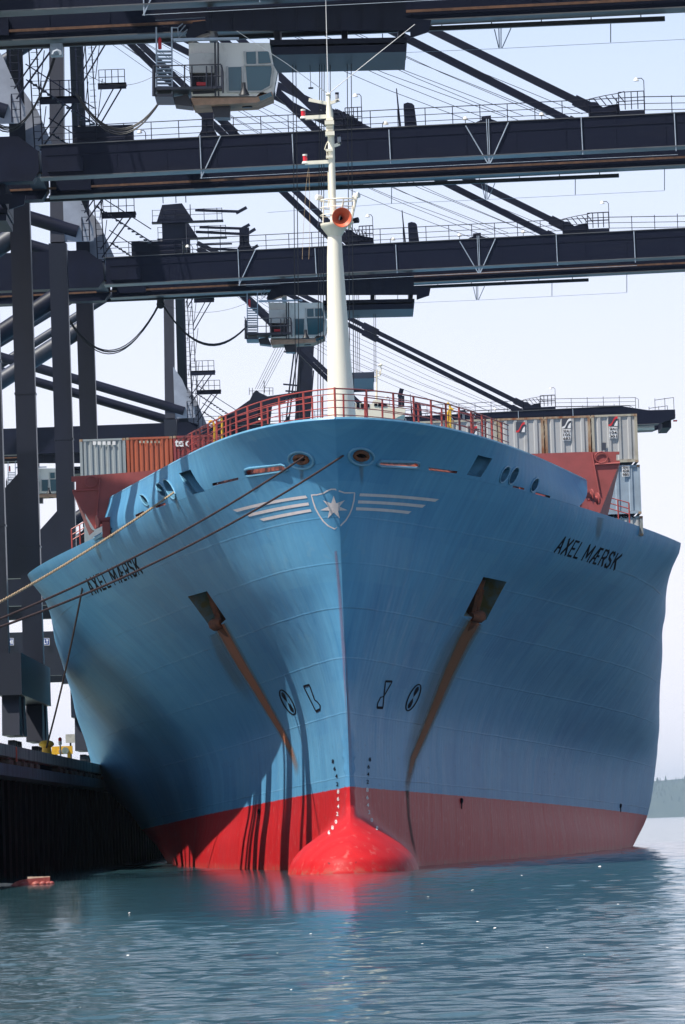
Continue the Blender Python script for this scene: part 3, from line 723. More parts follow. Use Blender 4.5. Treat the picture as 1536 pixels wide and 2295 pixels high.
stains = [
 run([(493,1402,17),(518,1448,16),(545,1495,15),(578,1548,13),(605,1595,11),(632,1640,9),(652,1682,8),(664,1716,7),(666,1740,6)], M['stain'], 1.05),
 run([(480,1420,10),(500,1470,12),(530,1520,12),(570,1580,9)], M['stain_soft'], 1.5, .016),
 run([(1066,1392,20),(1040,1436,19),(1010,1500,17),(985,1560,15),(952,1640,12),(926,1700,10),(914,1754,8),(911,1790,6)], M['stain'], 1.0),
 run([(1058,1395,22),(1018,1460,26),(985,1530,26),(948,1620,20),(922,1700,15),(914,1760,10)], M['stain_soft'], 1.5, .016),
 run([(753,1235,3),(762,1330,4),(769,1430,4),(776,1540,4),(784,1660,3.5),(788,1750,3)], M['stem_scrape'], 1.3, .02),
 run([(913,1772,5),(916,1830,4),(924,1880,4),(934,1925,4)], M['stain_dark'], 1.),
 run([(676,1042,8),(677,1060,6),(677,1085,4)], M['stain_soft'], 1., .014), run([(809,1036,9),(810,1056,6),(811,1090,4)], M['stain_soft'], 1., .014),
 run([(1346,1160,10),(1342,1185,9),(1338,1215,5)], M['stain_soft'], 1., .014), run([(392,1112,5),(398,1130,4),(404,1150,3)], M['stain_soft'], 1., .014), run([(214,1215,7),(222,1240,5),(230,1262,3)], M['stain_soft'], 1., .014)]
def join_into(base, others):
    bm = bmesh.new(); bm.from_mesh(base.data); me = base.data
    for o in others:
        mt_ = o.data.materials[0]
        if mt_.name not in [k.name for k in me.materials if k]: me.materials.append(mt_)
        idx = [k.name if k else '' for k in me.materials].index(mt_.name)
        o.data.polygons.foreach_set('material_index', [0]*len(o.data.polygons))
        n0 = len(bm.faces); bm.from_mesh(o.data); bm.faces.ensure_lookup_table()
        for f in bm.faces[n0:]: f.material_index = idx
        bpy.data.objects.remove(o)
    bm.to_mesh(me); bm.free(); me.update()
join_into(hull, stains)

# --- fittings on the plating
def rim(pts, r, off=.05, name='chock_rim', mt_='hullplain'):
    mb = MB(); q = [hulloff(*p, off) for p in pts]; mb.tube(q+[q[0], q[1]], r, 8, False); return mb.build(name, M[mt_], SHIP)
for v in CH.values(): rim(v, .065)
for v in OVAL: rim(v, .04, .02, 'fairlead_lip')
for cx, cy in ((676,1031),(809,1023)):
    rim(ell(cx, cy, (28,2), (1,19), 26), .06, .03, 'hawse_ring')
for i, v in enumerate(HAWS):
    mb = MB(); q = [hulloff(*p, .03) for p in v]; mb.tube(q+[q[0], q[1]], .09, 8, False); mb.build('hawse_lip', M['rust'], SHIP)
    c, n = hit(*((676,1029) if i == 0 else (809,1021)))
    mb = MB(); mb.lathe([(.12,-.1),(.19,0),(.20,.25),(.13,.32)], c-n*.55+V((.08,0,.05)), (1,.1,.25), 10); mb.build('hawse_roller', M['salmon'], SHIP)
for k, (cx, cy), bot in (('L', (497,1396), ((478,1414),(507,1388))), ('R', (1066,1381), ((1040,1380),(1090,1390)))):
    hs, n = pk[k]; anc = MB()
    tl, tr, br, bl = [q[0] for q in hs]
    topc, botc = (tl+tr)/2, (bl+br)/2
    anc.beam(topc*.85+botc*.15-n*.62, botc-n*.3, .30, .34)                 # shank
    anc.tube([topc*.55+botc*.45-n*.55, botc*.96+topc*.04-n*.28], [.13,.24], 8)
    side = (br-bl).normalized()
    anc.tube([botc-side*.72-n*.05, botc-side*.4+n*.12+(topc-botc)*.05, botc+n*.2+(topc-botc)*.10, botc+side*.4+n*.12+(topc-botc)*.05, botc+side*.72-n*.05], [.2,.27,.3,.27,.2], 10)
    anc.lathe([(.0,-.25),(.42,-.15),(.60,0),(.55,.12),(.3,.24),(0,.28)], botc+(botc-topc)*.12-n*.1, n, 16)
    for sg in (-1, 1): anc.beam(botc+side*sg*.42-n*.1, topc*.62+botc*.38+side*sg*.55-n*.45, .16, .2)
    anc.build('anchor', M['rust'], SHIP)
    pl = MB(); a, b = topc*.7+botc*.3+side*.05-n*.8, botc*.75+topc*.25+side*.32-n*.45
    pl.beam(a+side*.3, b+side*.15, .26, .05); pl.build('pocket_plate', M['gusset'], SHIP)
bm_ = MB(); pts, ss = brow(BT, .10); bm_.tube([p+V((0,0,.03)) for p in pts], .10, 6); bm_.build('bulwark_rail', M['hullplain'], SHIP)
# small studs and eyes on the side
for x, y in ((583,1819),(1033,1795),(1390,1806)):
    ey = MB(); c, n = hit(x, y); ey.lathe([(.13,0),(.15,.05),(.10,.12),(0,.14)], c, n, 8); ey.add([c+n*.05+V((-.05,0,0)), c+n*.05+V((.05,0,0)), c+n*.04+V((.02,0,-.45)), c+n*.04+V((-.03,0,-.4))], [(0,1,2,3)]); ey.build('side_eye', M['letter'], SHIP)
# --- forecastle rails
rl = MB()
for zz, r in ((20.25,.022),(20.58,.022),(20.9,.022),(21.18,.022),(21.42,.034)):
    pts = []
    for side, sg, se in (('L',-1,26.),('R',1,24.)):
        q = [ship(s+.9, sg*max(hullB(side, s, BT)-.8, 0), zz) for s in sgrid(stem_s(BT), se, 36, 1.8)]
        pts = list(reversed(q)) if side == 'L' else pts+q[1:]
    rl.tube(pts, r, 5)
for side, sg, se in (('L',-1,26.),('R',1,24.)):
    L_ = 0; last = None
    for s in sgrid(stem_s(BT), se, 200, 1.8):
        p = ship(s+.9, sg*max(hullB(side, s, BT)-.8, 0), 19.4)
        if last is not None: L_ += (p-last).length
        if last is None or L_ > 2.15:
            L_ = 0
            if last is not None or side == 'L': rl.tube([p, p+V((0,0,2.04))], .05, 6)
        last = p
rl.build('forecastle_railing', M['redrail'], SHIP)
in_ = MB()                                            # second, inner rail and ladder hoops
for (x, y0, y1, Y) in ((700,890,938,247),(722,888,938,246.5),(770,884,938,246),(818,890,938,247),(857,895,940,250),(938,905,945,255),(990,915,952,258),(440,968,1010,262),(516,938,975,256),(600,912,945,252),(1060,930,968,262),(1088,938,985,264)):
    in_.tube([P(x,y0,Y), P(x+1,y1+5,Y)], .045, 6)
in_.tube([P(430,970,262),P(516,938,256),P(600,912,252),P(700,890,247)], .03, 5); in_.tube([P(818,890,247),P(857,895,250),P(938,905,255),P(990,915,258),P(1060,930,262),P(1088,938,264)], .03, 5)
for k in (14, 28): in_.tube([P(430,970+k,262),P(516,938+k,256),P(600,912+k,252)], .02, 5); in_.tube([P(857,895+k,250),P(938,905+k,255),P(990,915+k,258),P(1088,938+k,264)], .02, 5)
in_.build('inner_railing', M['redrail'], SHIP)
for x, w, y0, y1, Y in ((468,13,945,982,258),(491,7,936,976,258),(1001,9,905,958,258),(1016,-12,917,965,258)):
    yh = MB(); yh.tube([P(x,y0+2,Y), P(x+w*.4,y0-2,Y), P(x+w*.8,y0+2,Y), P(x+w,y0+12,Y), P(x+w,y1+40,Y)], .055, 8); yh.build('ladder_handrail', M['yellow'], SHIP)

# --- breakwater and deck gear behind the bulwark
def slab(pix, Y, th, name, mt_, parent=SHIP, dy=0.):
    mb = MB(); mb.prism([P(x, y, Y) for x, y in pix], (0, th, dy)); return mb.build(name, mt_, parent)
bw = MB()
bw.prism([P(x,y,282) for x,y in ((160,1068),(300,1058),(420,1046),(420,1172),(235,1176),(212,1186),(163,1106),(163,1100),(170,1100),(170,1079),(160,1079))], (0,.35,0))
bw2 = MB()
bw2.prism([P(x,y,282) for x,y in ((1389,1012),(1300,1013),(1190,1017),(1100,1030),(1100,1110),(1322,1146),(1345,1150),(1390,1036),(1390,1032),(1382,1032),(1382,1018),(1389,1018))], (0,.35,0))
for mb, pts in ((bw, ((224,1070),(222,1098),(215,1184))), (bw2, ((1328,1016),(1332,1040),(1344,1105)))): mb.tube([P(x,y,281.95) for x,y in pts], .05, 5)
bw.tube([P(162,1100,281.95), P(222,1097,281.95)], .05, 5); bw2.tube([P(1332,1041,281.95), P(1390,1038,281.95)], .05, 5)
for mb, cx, cy in ((bw,204,1080),(bw2,1348,1025)): mb.tube([P(cx+14*math.cos(t/8*math.pi),cy+12*math.sin(t/8*math.pi),281.93) for t in range(17)], .035, 5)
bw2.add([P(1390,1036,282.2), P(1345,1150,282.2), P(1340,1160,282.2), P(1362,1160,287), P(1368,1130,287), P(1391,1036,286)], [(0,1,2,3,4,5)])
bw.add([P(163,1104,282.2), P(205,1186,282.2), P(212,1190,282.2), P(200,1200,287), P(190,1150,287), P(163,1104,286)], [(0,1,2,3,4,5)])
bw.build('breakwater', M['redlead'], SHIP); bw2.build('breakwater', M['redlead'], SHIP)
for x, y, w, h, Y in ((1322,1120,12,34,281),(1308,1112,9,22,279),(238,1166,10,30,280)):
    gz = MB(); a = P(x, y, Y); gz.lathe([(.0,-.5),(.32,-.5),(.32,-.42),(.16,-.4),(.16,.4),(.32,.42),(.32,.5),(0,.5)], a, (.9,.3,.1), 14); gz.box(a.x-.2,a.x+.2,a.y-.3,a.y+.3,a.z-.9,a.z-.1)
    gz.build('mooring_winch', M['redlead'], SHIP)
for pts, Y in (([(160,1186),(196,1166),(233,1147)],296), ([(1310,1098),(1360,1113),(1410,1127)],290)):
    dr = MB(); 
    for k in (0, 13, 25): dr.tube([P(x, y+k, Y) for x, y in pts], .03, 5)
    for i in range(5):
        t = i/4; x = pts[0][0]+(pts[-1][0]-pts[0][0])*t; y = pts[0][1]+(pts[-1][1]-pts[0][1])*t
        dr.tube([P(x, y, Y), P(x+2, y+48, Y)], .045, 5)
    dr.build('deck_railing', M['redrail'], SHIP)
for (x, y, Y, mt_, ax) in ((211,1181,292,'hullplain',(.75,-.6,.1)), (1345,1131,286,'hullplain',(-.75,-.6,.1))):
    fr = MB(); c = P(x, y, Y); ax = V(ax).normalized(); a = ax.cross(V((0,0,1))).normalized(); b = a.cross(ax)
    fr.tube([c+a*.40*math.cos(t*math.pi/8)+b*.52*math.sin(t*math.pi/8) for t in range(18)], .14, 8, False)
    fr.beam(c-V((0,0,.45)), c-V((0,0,1.4)), .55, .5); fr.build('deck_fairlead', M[mt_], SHIP)
for a, b in ((P(1298,1134,281),P(1342,1150,283)), (P(214,1207,284),P(252,1186,280))):
    ld = MB(); ld.tube([a, b], .13, 6); ld.build('deck_lip', M['hullplain'], SHIP)

# --- foremast
def m7(x, y, Y=248.): return P(640+x/5.7375, 180+y/5.7375, Y)
mst = MB()
mst.tube([P(768,1120,248),P(766,930,248),P(758.5,760,248),P(751,580,248),P(750,511,248),P(749,500,248)], [.80,.64,.50,.36,.305,.30], 24)
mst.tube([P(748.5,505,248),P(746,441,248),P(742.5,316,248),P(739,252,248),P(737,232,248),P(736,216,248),P(736,208,248)], [.155,.15,.15,.16,.11,.09,.04], 14)
mst.lathe([(.11,0),(.13,.04),(.06,.1)], P(736,213,248), (0,0,1), 10)
mast = mst.build('foremast', M['mast'], SHIP)
mp_ = MB()
ctr = P(750,508,248)
mp_.lathe([(.30,-.45),(.62,0),(.66,.10),(.66,.16),(.28,.17)], ctr, (-.03,0,1), 20)
mp_.prism([m7(690,1900,247.6),m7(880,1820,247.6),m7(850,1790,247.6),m7(640,1800,247.6)], (0,.6,0))
top = [m7(757+155*1.0*math.cos(t)-75, 1540+12*math.sin(t), 248-.85*math.sin(t)) for t in [2*math.pi*i/20 for i in range(21)]]
cen = m7(680,1540)
ringp = [cen+V((.82*math.cos(2*math.pi*i/20), .7*math.sin(2*math.pi*i/20), .0)) for i in range(21)]
lowp = [ctr+V((.64*math.cos(2*math.pi*i/20), .62*math.sin(2*math.pi*i/20), .16)) for i in range(21)]
mp_.tube(ringp, .035, 6, False)
for k in (.35, .68): mp_.tube([a*k+b*(1-k) for a, b in zip(ringp, lowp)], .022, 5, False)
for i in range(0, 20, 4): mp_.tube([lowp[i], ringp[i]], .03, 5)
mp_.tube([ringp[19]+V((.05,0,.1)), lowp[19]+V((.05,0,-.3))], .07, 6)
mp_.build('mast_platform', M['mast'], mast)
hn = MB(); hc = P(766.7,486.8,246.9)
hn.lathe([(.09,.75),(.10,.55),(.15,.35),(.27,.15),(.43,0),(.455,.0),(.455,.03),(.30,.20),(.18,.40),(.13,.58),(.13,.95)], hc, (-.12,1,.04), 26)
horn = hn.build('siren_horn', M['horn'], mast)
mb = MB(); mb.lathe([(.088,.0),(.088,.02)], hc+V((-.06,.56,.02)), (-.12,1,.04), 14); mb.build('horn_throat', M['letter'], mast)
ar = MB()
for a, b, w, h in ((m7(250,480),m7(560,462),.22,.17),(m7(250,1062),m7(580,1045),.22,.16),(m7(300,248),m7(570,300),.16,.14),(m7(560,300),m7(690,250),.16,.14),(m7(600,850),m7(700,815),.2,.13)): ar.beam(a, b, w, h)
for x, y in ((565,550),(572,690)): c = m7(x, y); ar.box(c.x-.21,c.x+.21,c.y-.35,c.y+.2,c.z-.09,c.z+.09)
for y in (500, 600, 640, 900, 985): c = m7(570, y); ar.box(c.x-.17,c.x+.15,c.y-.22,c.y+.1,c.z-.05,c.z+.05)
ar.tube([m7(548,780),m7(520,830),m7(505,885),m7(530,905),m7(540,1000)], .02, 5); ar.tube([m7(610,780),m7(630,1100),m7(645,1600)], .018, 5); ar.tube([m7(550,1180),m7(556,1500),m7(548,1640)], .03, 5)
ar.build('mast_yard', M['mast'], mast)
for x, y, r_ in ((228,425,.10),(252,1005,.10)):
    c = m7(x, y); mb = MB(); mb.lathe([(r_*.85,-.12),(r_,-.1),(r_,.1),(r_*.85,.12)], c, (0,0,1), 12); o = mb.build('red_lamp', M['redlens'], mast)
    mb = MB(); mb.lathe([(.16,-.22),(.12,-.13),(.1,-.125)], c, (0,0,1), 12); mb.build('lamp_base', M['lampwhite'], mast); mb = MB(); mb.lathe([(.11,.125),(.11,.2)], c, (0,0,1), 12); mb.build('lamp_cap', M['lampwhite'], mast)
for x, y in ((665,215),(690,760),(562,505),(575,645)):
    c = m7(x, y); mb = MB(); mb.lathe([(.07,-.13),(.085,-.1),(.085,.1),(.07,.13)], c, (0,0,1), 12); o = mb.build('mast_lamp', M['clearlens'], mast)
    mb = MB(); mb.lathe([(.13,-.2),(.09,-.135)], c, (0,0,1), 12); mb.build('lamp_base', M['navy'], mast); mb = MB(); mb.lathe([(.09,.135),(.09,.22)], c, (0,0,1), 12); mb.build('lamp_cap', M['navy'], mast)
for x, y, ax in ((455,1858,(-.9,-.3,.1)),(905,1800,(.9,-.3,.1)),(430,1505,(-.8,-.5,0)),(915,1480,(.8,-.5,.2))):
    c = m7(x, y); mb = MB(); mb.lathe([(.06,-.2),(.12,-.1),(.14,.12),(.12,.14)], c, ax, 10); mb.build('flood_lamp', M['navy'] if y > 1600 else M['lampwhite'], mast)
fr_ = MB()
for x in (-8, 6): fr_.tube([m7(300+x*.3,1110),m7(290+x*3,1350),m7(280+x*6,1900),m7(265+x*6,2300)], .008, 4)
fr_.build('signal_halyard', M['rope_tan'], mast)
wa = MB(); wa.tube([P(736,212,248),P(732,60,248),P(729,-70,248)], [.022,.018,.01], 5); wa.tube([P(733,208,248),P(640,140,247),P(531,69,246)], [.022,.016,.01], 5); wa.tube([P(740,207,248),P(830,134,247),P(930,54,246)], [.022,.018,.014], 5)
wa.build('whip_antenna', M['white'], mast)

# --- wheelhouse far aft
wh = MB(); wh.prism([P(x,y,450) for x,y in ((797,1425),(797,903),(834,905),(836,897),(853,896),(856,905),(872,906),(880,916),(902,912),(910,918),(907,928),(872,944),(862,950),(862,1425))], (0,9,0))
wheel = wh.build('wheelhouse', M['cream'], SHIP)
mb = MB()
for x0, x1, y0, y1 in ((839,846,904,910),(848,855,904,911),(858,867,904,911),(799,806,903,914),(809,816,905,915),(819,828,905,913)): mb.prism([P(x0,y0,449.95),P(x1,y0,449.95),P(x1,y1,449.95),P(x0,y1,449.95)], (0,.1,0))
mb.build('window', M['letter'], wheel)
mb = MB(); mb.tube([P(844,897,452),P(845,828,452)], [.10,.06], 8); mb.tube([P(829,848,452),P(853,841,452)], .05, 5); mb.tube([P(829,848,452),P(829,843,452)], .05, 5); mb.tube([P(852,842,452),P(855,826,452),P(853,820,452)], .045, 6); mb.ball(P(853,818,452), .19, 8, .6); mb.box(*[k for p in [(P(852,835,452),)] for k in (p[0].x-.1,p[0].x+.1,p[0].y-.2,p[0].y+.2,p[0].z-.1,p[0].z+.1)]); mb.build('radar_mast', M['cream'], wheel)
for a, b, w in ((P(896,890,452), P(901,871,452), .28),(P(897,912,452), P(897,885,452), .3),(P(904,912,452), P(904,887,452), .2)):
    mb = MB(); mb.beam(a, b, w, w*1.3); mb.build('searchlight_post', M['navy'], wheel)
mb = MB(); 
c0 = ship(58, 0, 16.0)
mb.box(-13.8, 13.2, 290.6, 302, 17.3, 20.66)
mb.box(-9, 9, 291, 301.5, 14.6, 17.29); mb.build('hatch_coaming', M['c_grey'], SHIP)
#PART3

# --- flecks of foam and litter drifting on the water
fk = MB()
for i, (px, py) in enumerate(((313,2187),(516,2115),(622,2142),(797,2103),(878,2133),(947,2121),(1227,2130),(653,2226),(1071,2071),(1110,2085),(1386,2031),(697,2098),(214,2211),(287,2147),(180,2266),(275,2231),(1180,2114),(1250,2043),(1377,2146),(960,2014),(1170,1965),(290,2050),(912,2048),(1310,2146),(1384,2252),(48,2208),(1345,1945),(1060,1999),(770,2200),(1480,2094))):
    d = ray(px, py); q = CAM+d*(-2.0/d.z); r_ = random.uniform(.018, .04)*(q.y/110)
    fk.lathe([(.3*r_, 0), (r_, .012), (r_*.8, r_*.5), (0, r_*.7)], q+V((0,0,.03)), (random.uniform(-.3,.3), random.uniform(-.3,.3), 1), 7)
fko = fk.build('foam_flecks', M['white'], None); tag(fko, 'white flecks of foam and litter scattered over the open water', 'foam', kind='stuff')
# ------------------------------------------------------------------ containers on deck
def container(x0, z0, Y, h, frame, panel, ribs, label, posts=None, w=2.44, rib_w=.16, Ln=12.19):
    r = empty('shipping_container', (x0+w/2, Y, z0)); tag(r, label, 'container', 'shipping containers stacked on the deck')
    f = MB(); pw = .14
    x1 = x0+w
    for xx in (x0, x1-pw):
        for yy in (Y, Y+Ln-pw): f.box(xx, xx+pw, yy, yy+pw, z0+.12, z0+h-.12)
    for zz in (z0, z0+h-.11):
        f.box(x0+pw, x1-pw, Y+.01, Y+pw, zz+(.02 if zz == z0 else 0), zz+(.11 if zz != z0 else .16))
        f.box(x0+pw, x1-pw, Y+Ln-pw, Y+Ln-.01, zz+.01, zz+.11)
        for xx in (x0+.01, x1-.11): f.box(xx, xx+.10, Y+pw, Y+Ln-pw, zz+.01, zz+.11)
    f.build('frame', posts or frame, r, smooth=0)
    for xx in (x0-.005, x1-.165):
        for zz in (z0, z0+h-.12): c = MB(); c.box(xx, xx+.17, Y-.008, Y+.17, zz, zz+.12); c.build('corner_casting', M['c_rustpost'], r, smooth=0)
    p = MB(); n = ribs; a0, a1 = x0+pw, x1-pw; zz0, zz1 = z0+.17, z0+h-.115
    pts = []; step = (a1-a0)/n
    for i in range(n):
        c0 = a0+step*(i+.5); g = rib_w if rib_w < step*.5 else step*.25
        pts += [(a0+step*i+.001, Y+.075), (c0-g, Y+.075), (c0-g*.55, Y+.022), (c0+g*.55, Y+.022), (c0+g, Y+.075)]
    pts += [(a1-.001, Y+.075), (a1-.001, Y+Ln-.05), (a0+.001, Y+Ln-.05)]
    p.prism([(x, y, zz0) for x, y in pts], (0,0,zz1-zz0)); p.build('corrugated_panel', panel, r, smooth=0)
    return r
def mark(r, name, m_, polys=None, txt=None, Y=0.):
    mb = MB()
    for q in polys or []: mb.add(q, [tuple(range(len(q)))])
    for t, q, th in txt or []: flat_text(mb, t, q, th)
    return mb.build(name, m_, r, smooth=0, fixn=False)
YC = 290.4
xr = P(1428, 927, YC).x; zt_ = P(1428, 927, YC).z
xl = P(178, 985, YC).x; ztl = P(178, 985, YC).z
def pq(x0, y0, x1, y1, Y): return [P(x0,y1,Y), P(x1,y1,Y), P(x1,y0,Y), P(x0,y0,Y)]
tops = []
labs = ['silver container with red swoosh badge and numbers SEAU 104 301, end of the top row',
        'silver ribbed container with white swoosh badge and numbers SEAU 105 683',
        'silver container with red swoosh badge but no number, beside the one marked SEAU 105 683',
        'silver container whose red swoosh badge shows half hidden behind the last red rail posts',
        'silver container just peeping out behind the yellow ladder hoops and the red rail']
for i in range(5):
    x0 = xr-2.44-i*2.50
    tops.append(container(x0, zt_-2.59-.004*i, YC, 2.59, M['c_frame'], M['c_pale'], 4, labs[i], M['c_rustpost'] if i in (1, 2) else None, rib_w=.13))
def badge(r, px, py, wpx, hpx, redcol, Y, lbl=None):
    q = pq(px, py, px+wpx, py+hpx, Y); 
    mark(r, 'line_badge', M['logonavy'], [q])
    def b(u, v): return P(px+wpx*u, py+hpx*v, Y-.012)
    n = 10; A = []; B = []
    for k in range(n+1):
        t = k/n; u = t; v = .95-.90*(1/(1+math.exp(-(t-.5)*9)))
        A.append(b(u, min(max(v-.10, 0), 1))); B.append(b(u, min(v+.16, 1)))
    mb = MB(); mb.add(A+B, [(k, k+1, n+2+k, n+1+k) for k in range(n)]); mb.build('swoosh', redcol, r, smooth=0, fixn=False)
    mark(r, 'badge_curve', M['white'], [[b(.62,.98), b(1,.98), b(1,.42), b(.86,.5), b(.70,.75)]])
YM = YC-.02
badge(tops[0], 1364, 933, 21, 22, M['logored'], YM); badge(tops[1], 1260, 938, 20, 22, M['white'], YM); badge(tops[2], 1157, 946, 20, 23, M['logored'], YM); badge(tops[3], 1050, 955, 20, 22, M['logored'], YM)
def num(r, lines, x0, y0, w, dy, h, Y):
    back = pq(x0-1.5, y0-1.5, x0+w+1.5, y0+dy*(len(lines)-1)+h+1.5, Y+.004); mark(r, 'number_panel', M['white'], [back])
    mark(r, 'number', M['letter'], None, [(t, pq(x0, y0+k*dy, x0+w, y0+k*dy+h, Y-.012), .02) for k, t in enumerate(lines)])
num(tops[0], ['SEAU','104','301'], 1367, 958, 16, 8.3, 6.3, YM); num(tops[1], ['SEAU','105','683'], 1263, 963, 16, 8.3, 6.3, YM)
mark(tops[0], 'warning_plate', M['logonavy'], [pq(1349, 992, 1359, 1009, YM)])
x0 = xr-2.44
low = container(x0+.06, zt_-2.59-.13-2.62, YC+.1, 2.62, M['c_blue'], M['c_blue'], 3, 'blue grey container marked SEAU 428 985, hanging past the red breakwater edge', rib_w=.13)
num(low, ['SEAU','428','985'], 1396, 1044, 14, 8.3, 6.3, YC+.08)
low2 = container(x0+.12, zt_-2.59-.13-2.62-.12-1.05, YC+.2, 1.05, M['c_grey'], M['c_pale'], 7, 'low pale corrugated container with dark letters RSK, under the blue grey one', rib_w=.10)
mark(low2, 'lettering', M['letter'], None, [('MÆRSK', [P(1352,1161,YC+.19), P(1425,1161,YC+.19), P(1425,1150,YC+.19), P(1352,1150,YC+.19)], .03)])
for i, (fr, pa, nr, lb, wd) in enumerate(((M['c_grey'], M['c_grey'], 7, 'pale grey corrugated container beside the orange one, above the red breakwater', 0),
                                (M['c_orange'], M['c_orange'], 8, 'orange red corrugated container between the pale grey one and the red rail', 0),
                                (M['c_red'], M['c_red'], 8, 'dark red container with white letters tex half behind the red rail', 0))):
    c = container(xl+i*2.5, ztl-2.59+.01*i, YC, 2.59, fr, pa, nr, lb, rib_w=.10)
    if i == 2: mark(c, 'lettering', M['white'], None, [('tex', pq(392, 985, 424, 1001, YM), .03)])
    if i == 1: mark(c, 'lettering', M['c_frame'], [pq(312+k*8.5, 988, 316+k*8.5, 993, YM) for k in range(6)])
    if i == 0: mark(c, 'lettering', M['white'], [pq(208+k*11, 989, 215+k*11, 997, YM) for k in range(5)])

# ------------------------------------------------------------------ cranes
ROOT = {1: V((-.9,261,6.8)), 2: V((0,326,6.8)), 3: V((.9,390,6.8)), 4: V((3.2,555,6.8))}
GROUP = 'dark ship to shore cranes along the quay'
cr2 = empty('container_crane', ROOT[2])
YN0, YN1, YF0, YF1 = 320.5, 322.0, 330.0, 331.5
def line(p, q): return lambda x: p.z+(q.z-p.z)*(x-p.x)/(q.x-p.x)
zb = line(P(140,394,YN0), P(1536,325,YN0)); zt2 = line(P(250,318,YN0), P(1500,254,YN0))
XT, XL, XH = 30.7, -62., -17.2
def girder(y0, y1):
    g = MB(); pr = [(XH+.15, zb(XH)), (XT-1.6, zb(XT-1.6)+.0), (XT, zb(XT)+.45), (XT, zt2(XT)-.62), (XT-2.7, zt2(XT-2.7)-.55), (XT-5.4, zt2(XT-5.4)), (XH+.15, zt2(XH))]
    g.prism([(x, y0, z) for x, z in pr], (0, y1-y0, 0)); 
    x = XH+1.6
    while x < XT-6: g.box(x, x+.07, y0-.022, y0+.01, zb(x)+.06, zt2(x)-.02); x += 2.95
    g.beam((XH+.4, y0-.012, (zb(XH)+zt2(XH))/2+.35), (XT-5.6, y0-.012, (zb(XT)+zt2(XT))/2+.35), .03, .06)
    return g
g = girder(YN0, YN1); g.build('boom_girder', M['navy_rust'], cr2, smooth=0)
g = girder(YF0, YF1); g.build('boom_girder', M['navy_rust'], cr2, smooth=0)
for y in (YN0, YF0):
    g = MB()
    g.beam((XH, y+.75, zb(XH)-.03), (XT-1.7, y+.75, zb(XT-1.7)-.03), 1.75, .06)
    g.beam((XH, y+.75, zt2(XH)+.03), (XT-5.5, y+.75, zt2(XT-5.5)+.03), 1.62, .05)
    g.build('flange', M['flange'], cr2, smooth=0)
for y in (YN1+.14, YF0-.14):
    g = MB(); g.beam((XL, y, zb(XL)+.42), (XT-2.2, y, zb(XT-2.2)+.42), .12, .13)
    g.build('trolley_rail', M['rail_steel'], cr2, smooth=0)
for y0, y1 in ((YN0-.1, YN1+.1), (YF0-.1, YF1+.1)):
    g = MB(); pr = [(XL, 40.7), (XH-.4, 40.72), (XH, 41.3), (XH-.05, 42.5), (XH-1.2, 43.4), (XL, 43.3)]
    g.prism([(x, y0, z) for x, z in pr], (0, y1-y0, 0))
    g.box(XH+.5, XH+2.6, y0-.12, y0+.3, 41.2, 42.0); g.box(XH+2.0, XH+5.6, y0+.25, y1-.2, zt2(XH), zt2(XH)+1.1)
    g.build('landside_girder', M['navy'], cr2, smooth=0)
for x in (XH-.5, XT-.8, -45):
    g = MB(); g.beam((x, YN1, 42.0), (x, YF0, 42.0), .9, 1.4)
    g.build('cross_girder', M['navy'], cr2, smooth=0)
g = MB(); xe = P(1388, 392, 331.8).x
za, zc = P(60,450,331.9), P(1388,393,331.9); zl = line(za, zc)
g.beam((XL, 331.9, zl(XL)), (xe, 331.9, zl(xe)), .30, .22)
x = XL
while x < xe: g.beam((x, 331.75, zl(x)+.1), (x, 331.75, zb(x)+.05), .05, .08); x += 2.45
g.build('cable_tray', M['black'], cr2, smooth=0)
for y in (YN0+.08, YF1-.08):                                        # handrails along the boom
    g = MB()
    x = -17.; 
    def zt3(x): return zt2(x)-(0 if x < XT-5.4 else (x-XT+5.4)*.2)
    xs = []
    while x < XT-3: xs.append(x); x += 1.62
    for x in xs: g.tube([(x, y, zt3(x)), (x, y, zt3(x)+1.08)], .028, 5)
    for k in (.30, .68, 1.08): g.tube([(x, y, zt3(x)+k) for x in (xs[0], xs[-6], xs[-1])], .022 if k < 1 else .028, 5)
    g.tube([(xs[-1], y, zt3(xs[-1])+1.08), (xs[-1]+.3, y, zt3(xs[-1])+.9), (xs[-1]+.3, y, zt3(xs[-1]))], .026, 5)
    for x in (XT-2.0, XT-1.0, XT-.1): g.tube([(x, y, zt2(x)-.6), (x, y, zt2(x)+.6)], .03, 5)
    g.tube([(XT-2.0, y, zt2(XT)+.4), (XT-.1, y, zt2(XT)+.6)], .03, 5)
    g.build('boom_railing', M['navy'], cr2)
g = MB()
def rod(a, b, y=YN0-.06, r=.035): g.tube([P(a[0],a[1],y), P(b[0],b[1],y)], r, 5)
for x, y0, y1 in ((655,300,376),(872,290,366),(1303,262,346),(1512,254,338),(448,302,400)): rod((x, y0), (x+4, y1))
for dx in (-2.4, 2.4): rod((1093+dx, 266), (1097+dx*.6, 366), r=.026)
rod((1044,281), (1094,366)); rod((1140,274), (1099,366)); rod((495,304), (451,398))
g.tube([P(448,399,YN0-.06), P(660,388,YN0-.06), P(1097,366,YN0-.06), P(1520,346,YN0-.06)], .012, 4)
for x, y0, y1 in ((1290,398,436),(1490,378,426),(878,420,456)): g.tube([P(x,y0,331.9), P(x,y1,331.9)], .025, 4)
for a, b in (((1080,412),(1088,446)),((1088,410),(1089,446)),((1092,410),(1092,446)),((1110,410),(1094,446))): g.tube([P(*a,331.9), P(*b,331.9)], .025, 4)
g.tube([P(600,476,331.9), P(878,456,331.9), P(1090,447,331.9), P(1490,427,331.9)], .010, 4)
g.build('hanger_rod', M['galv'], cr2)
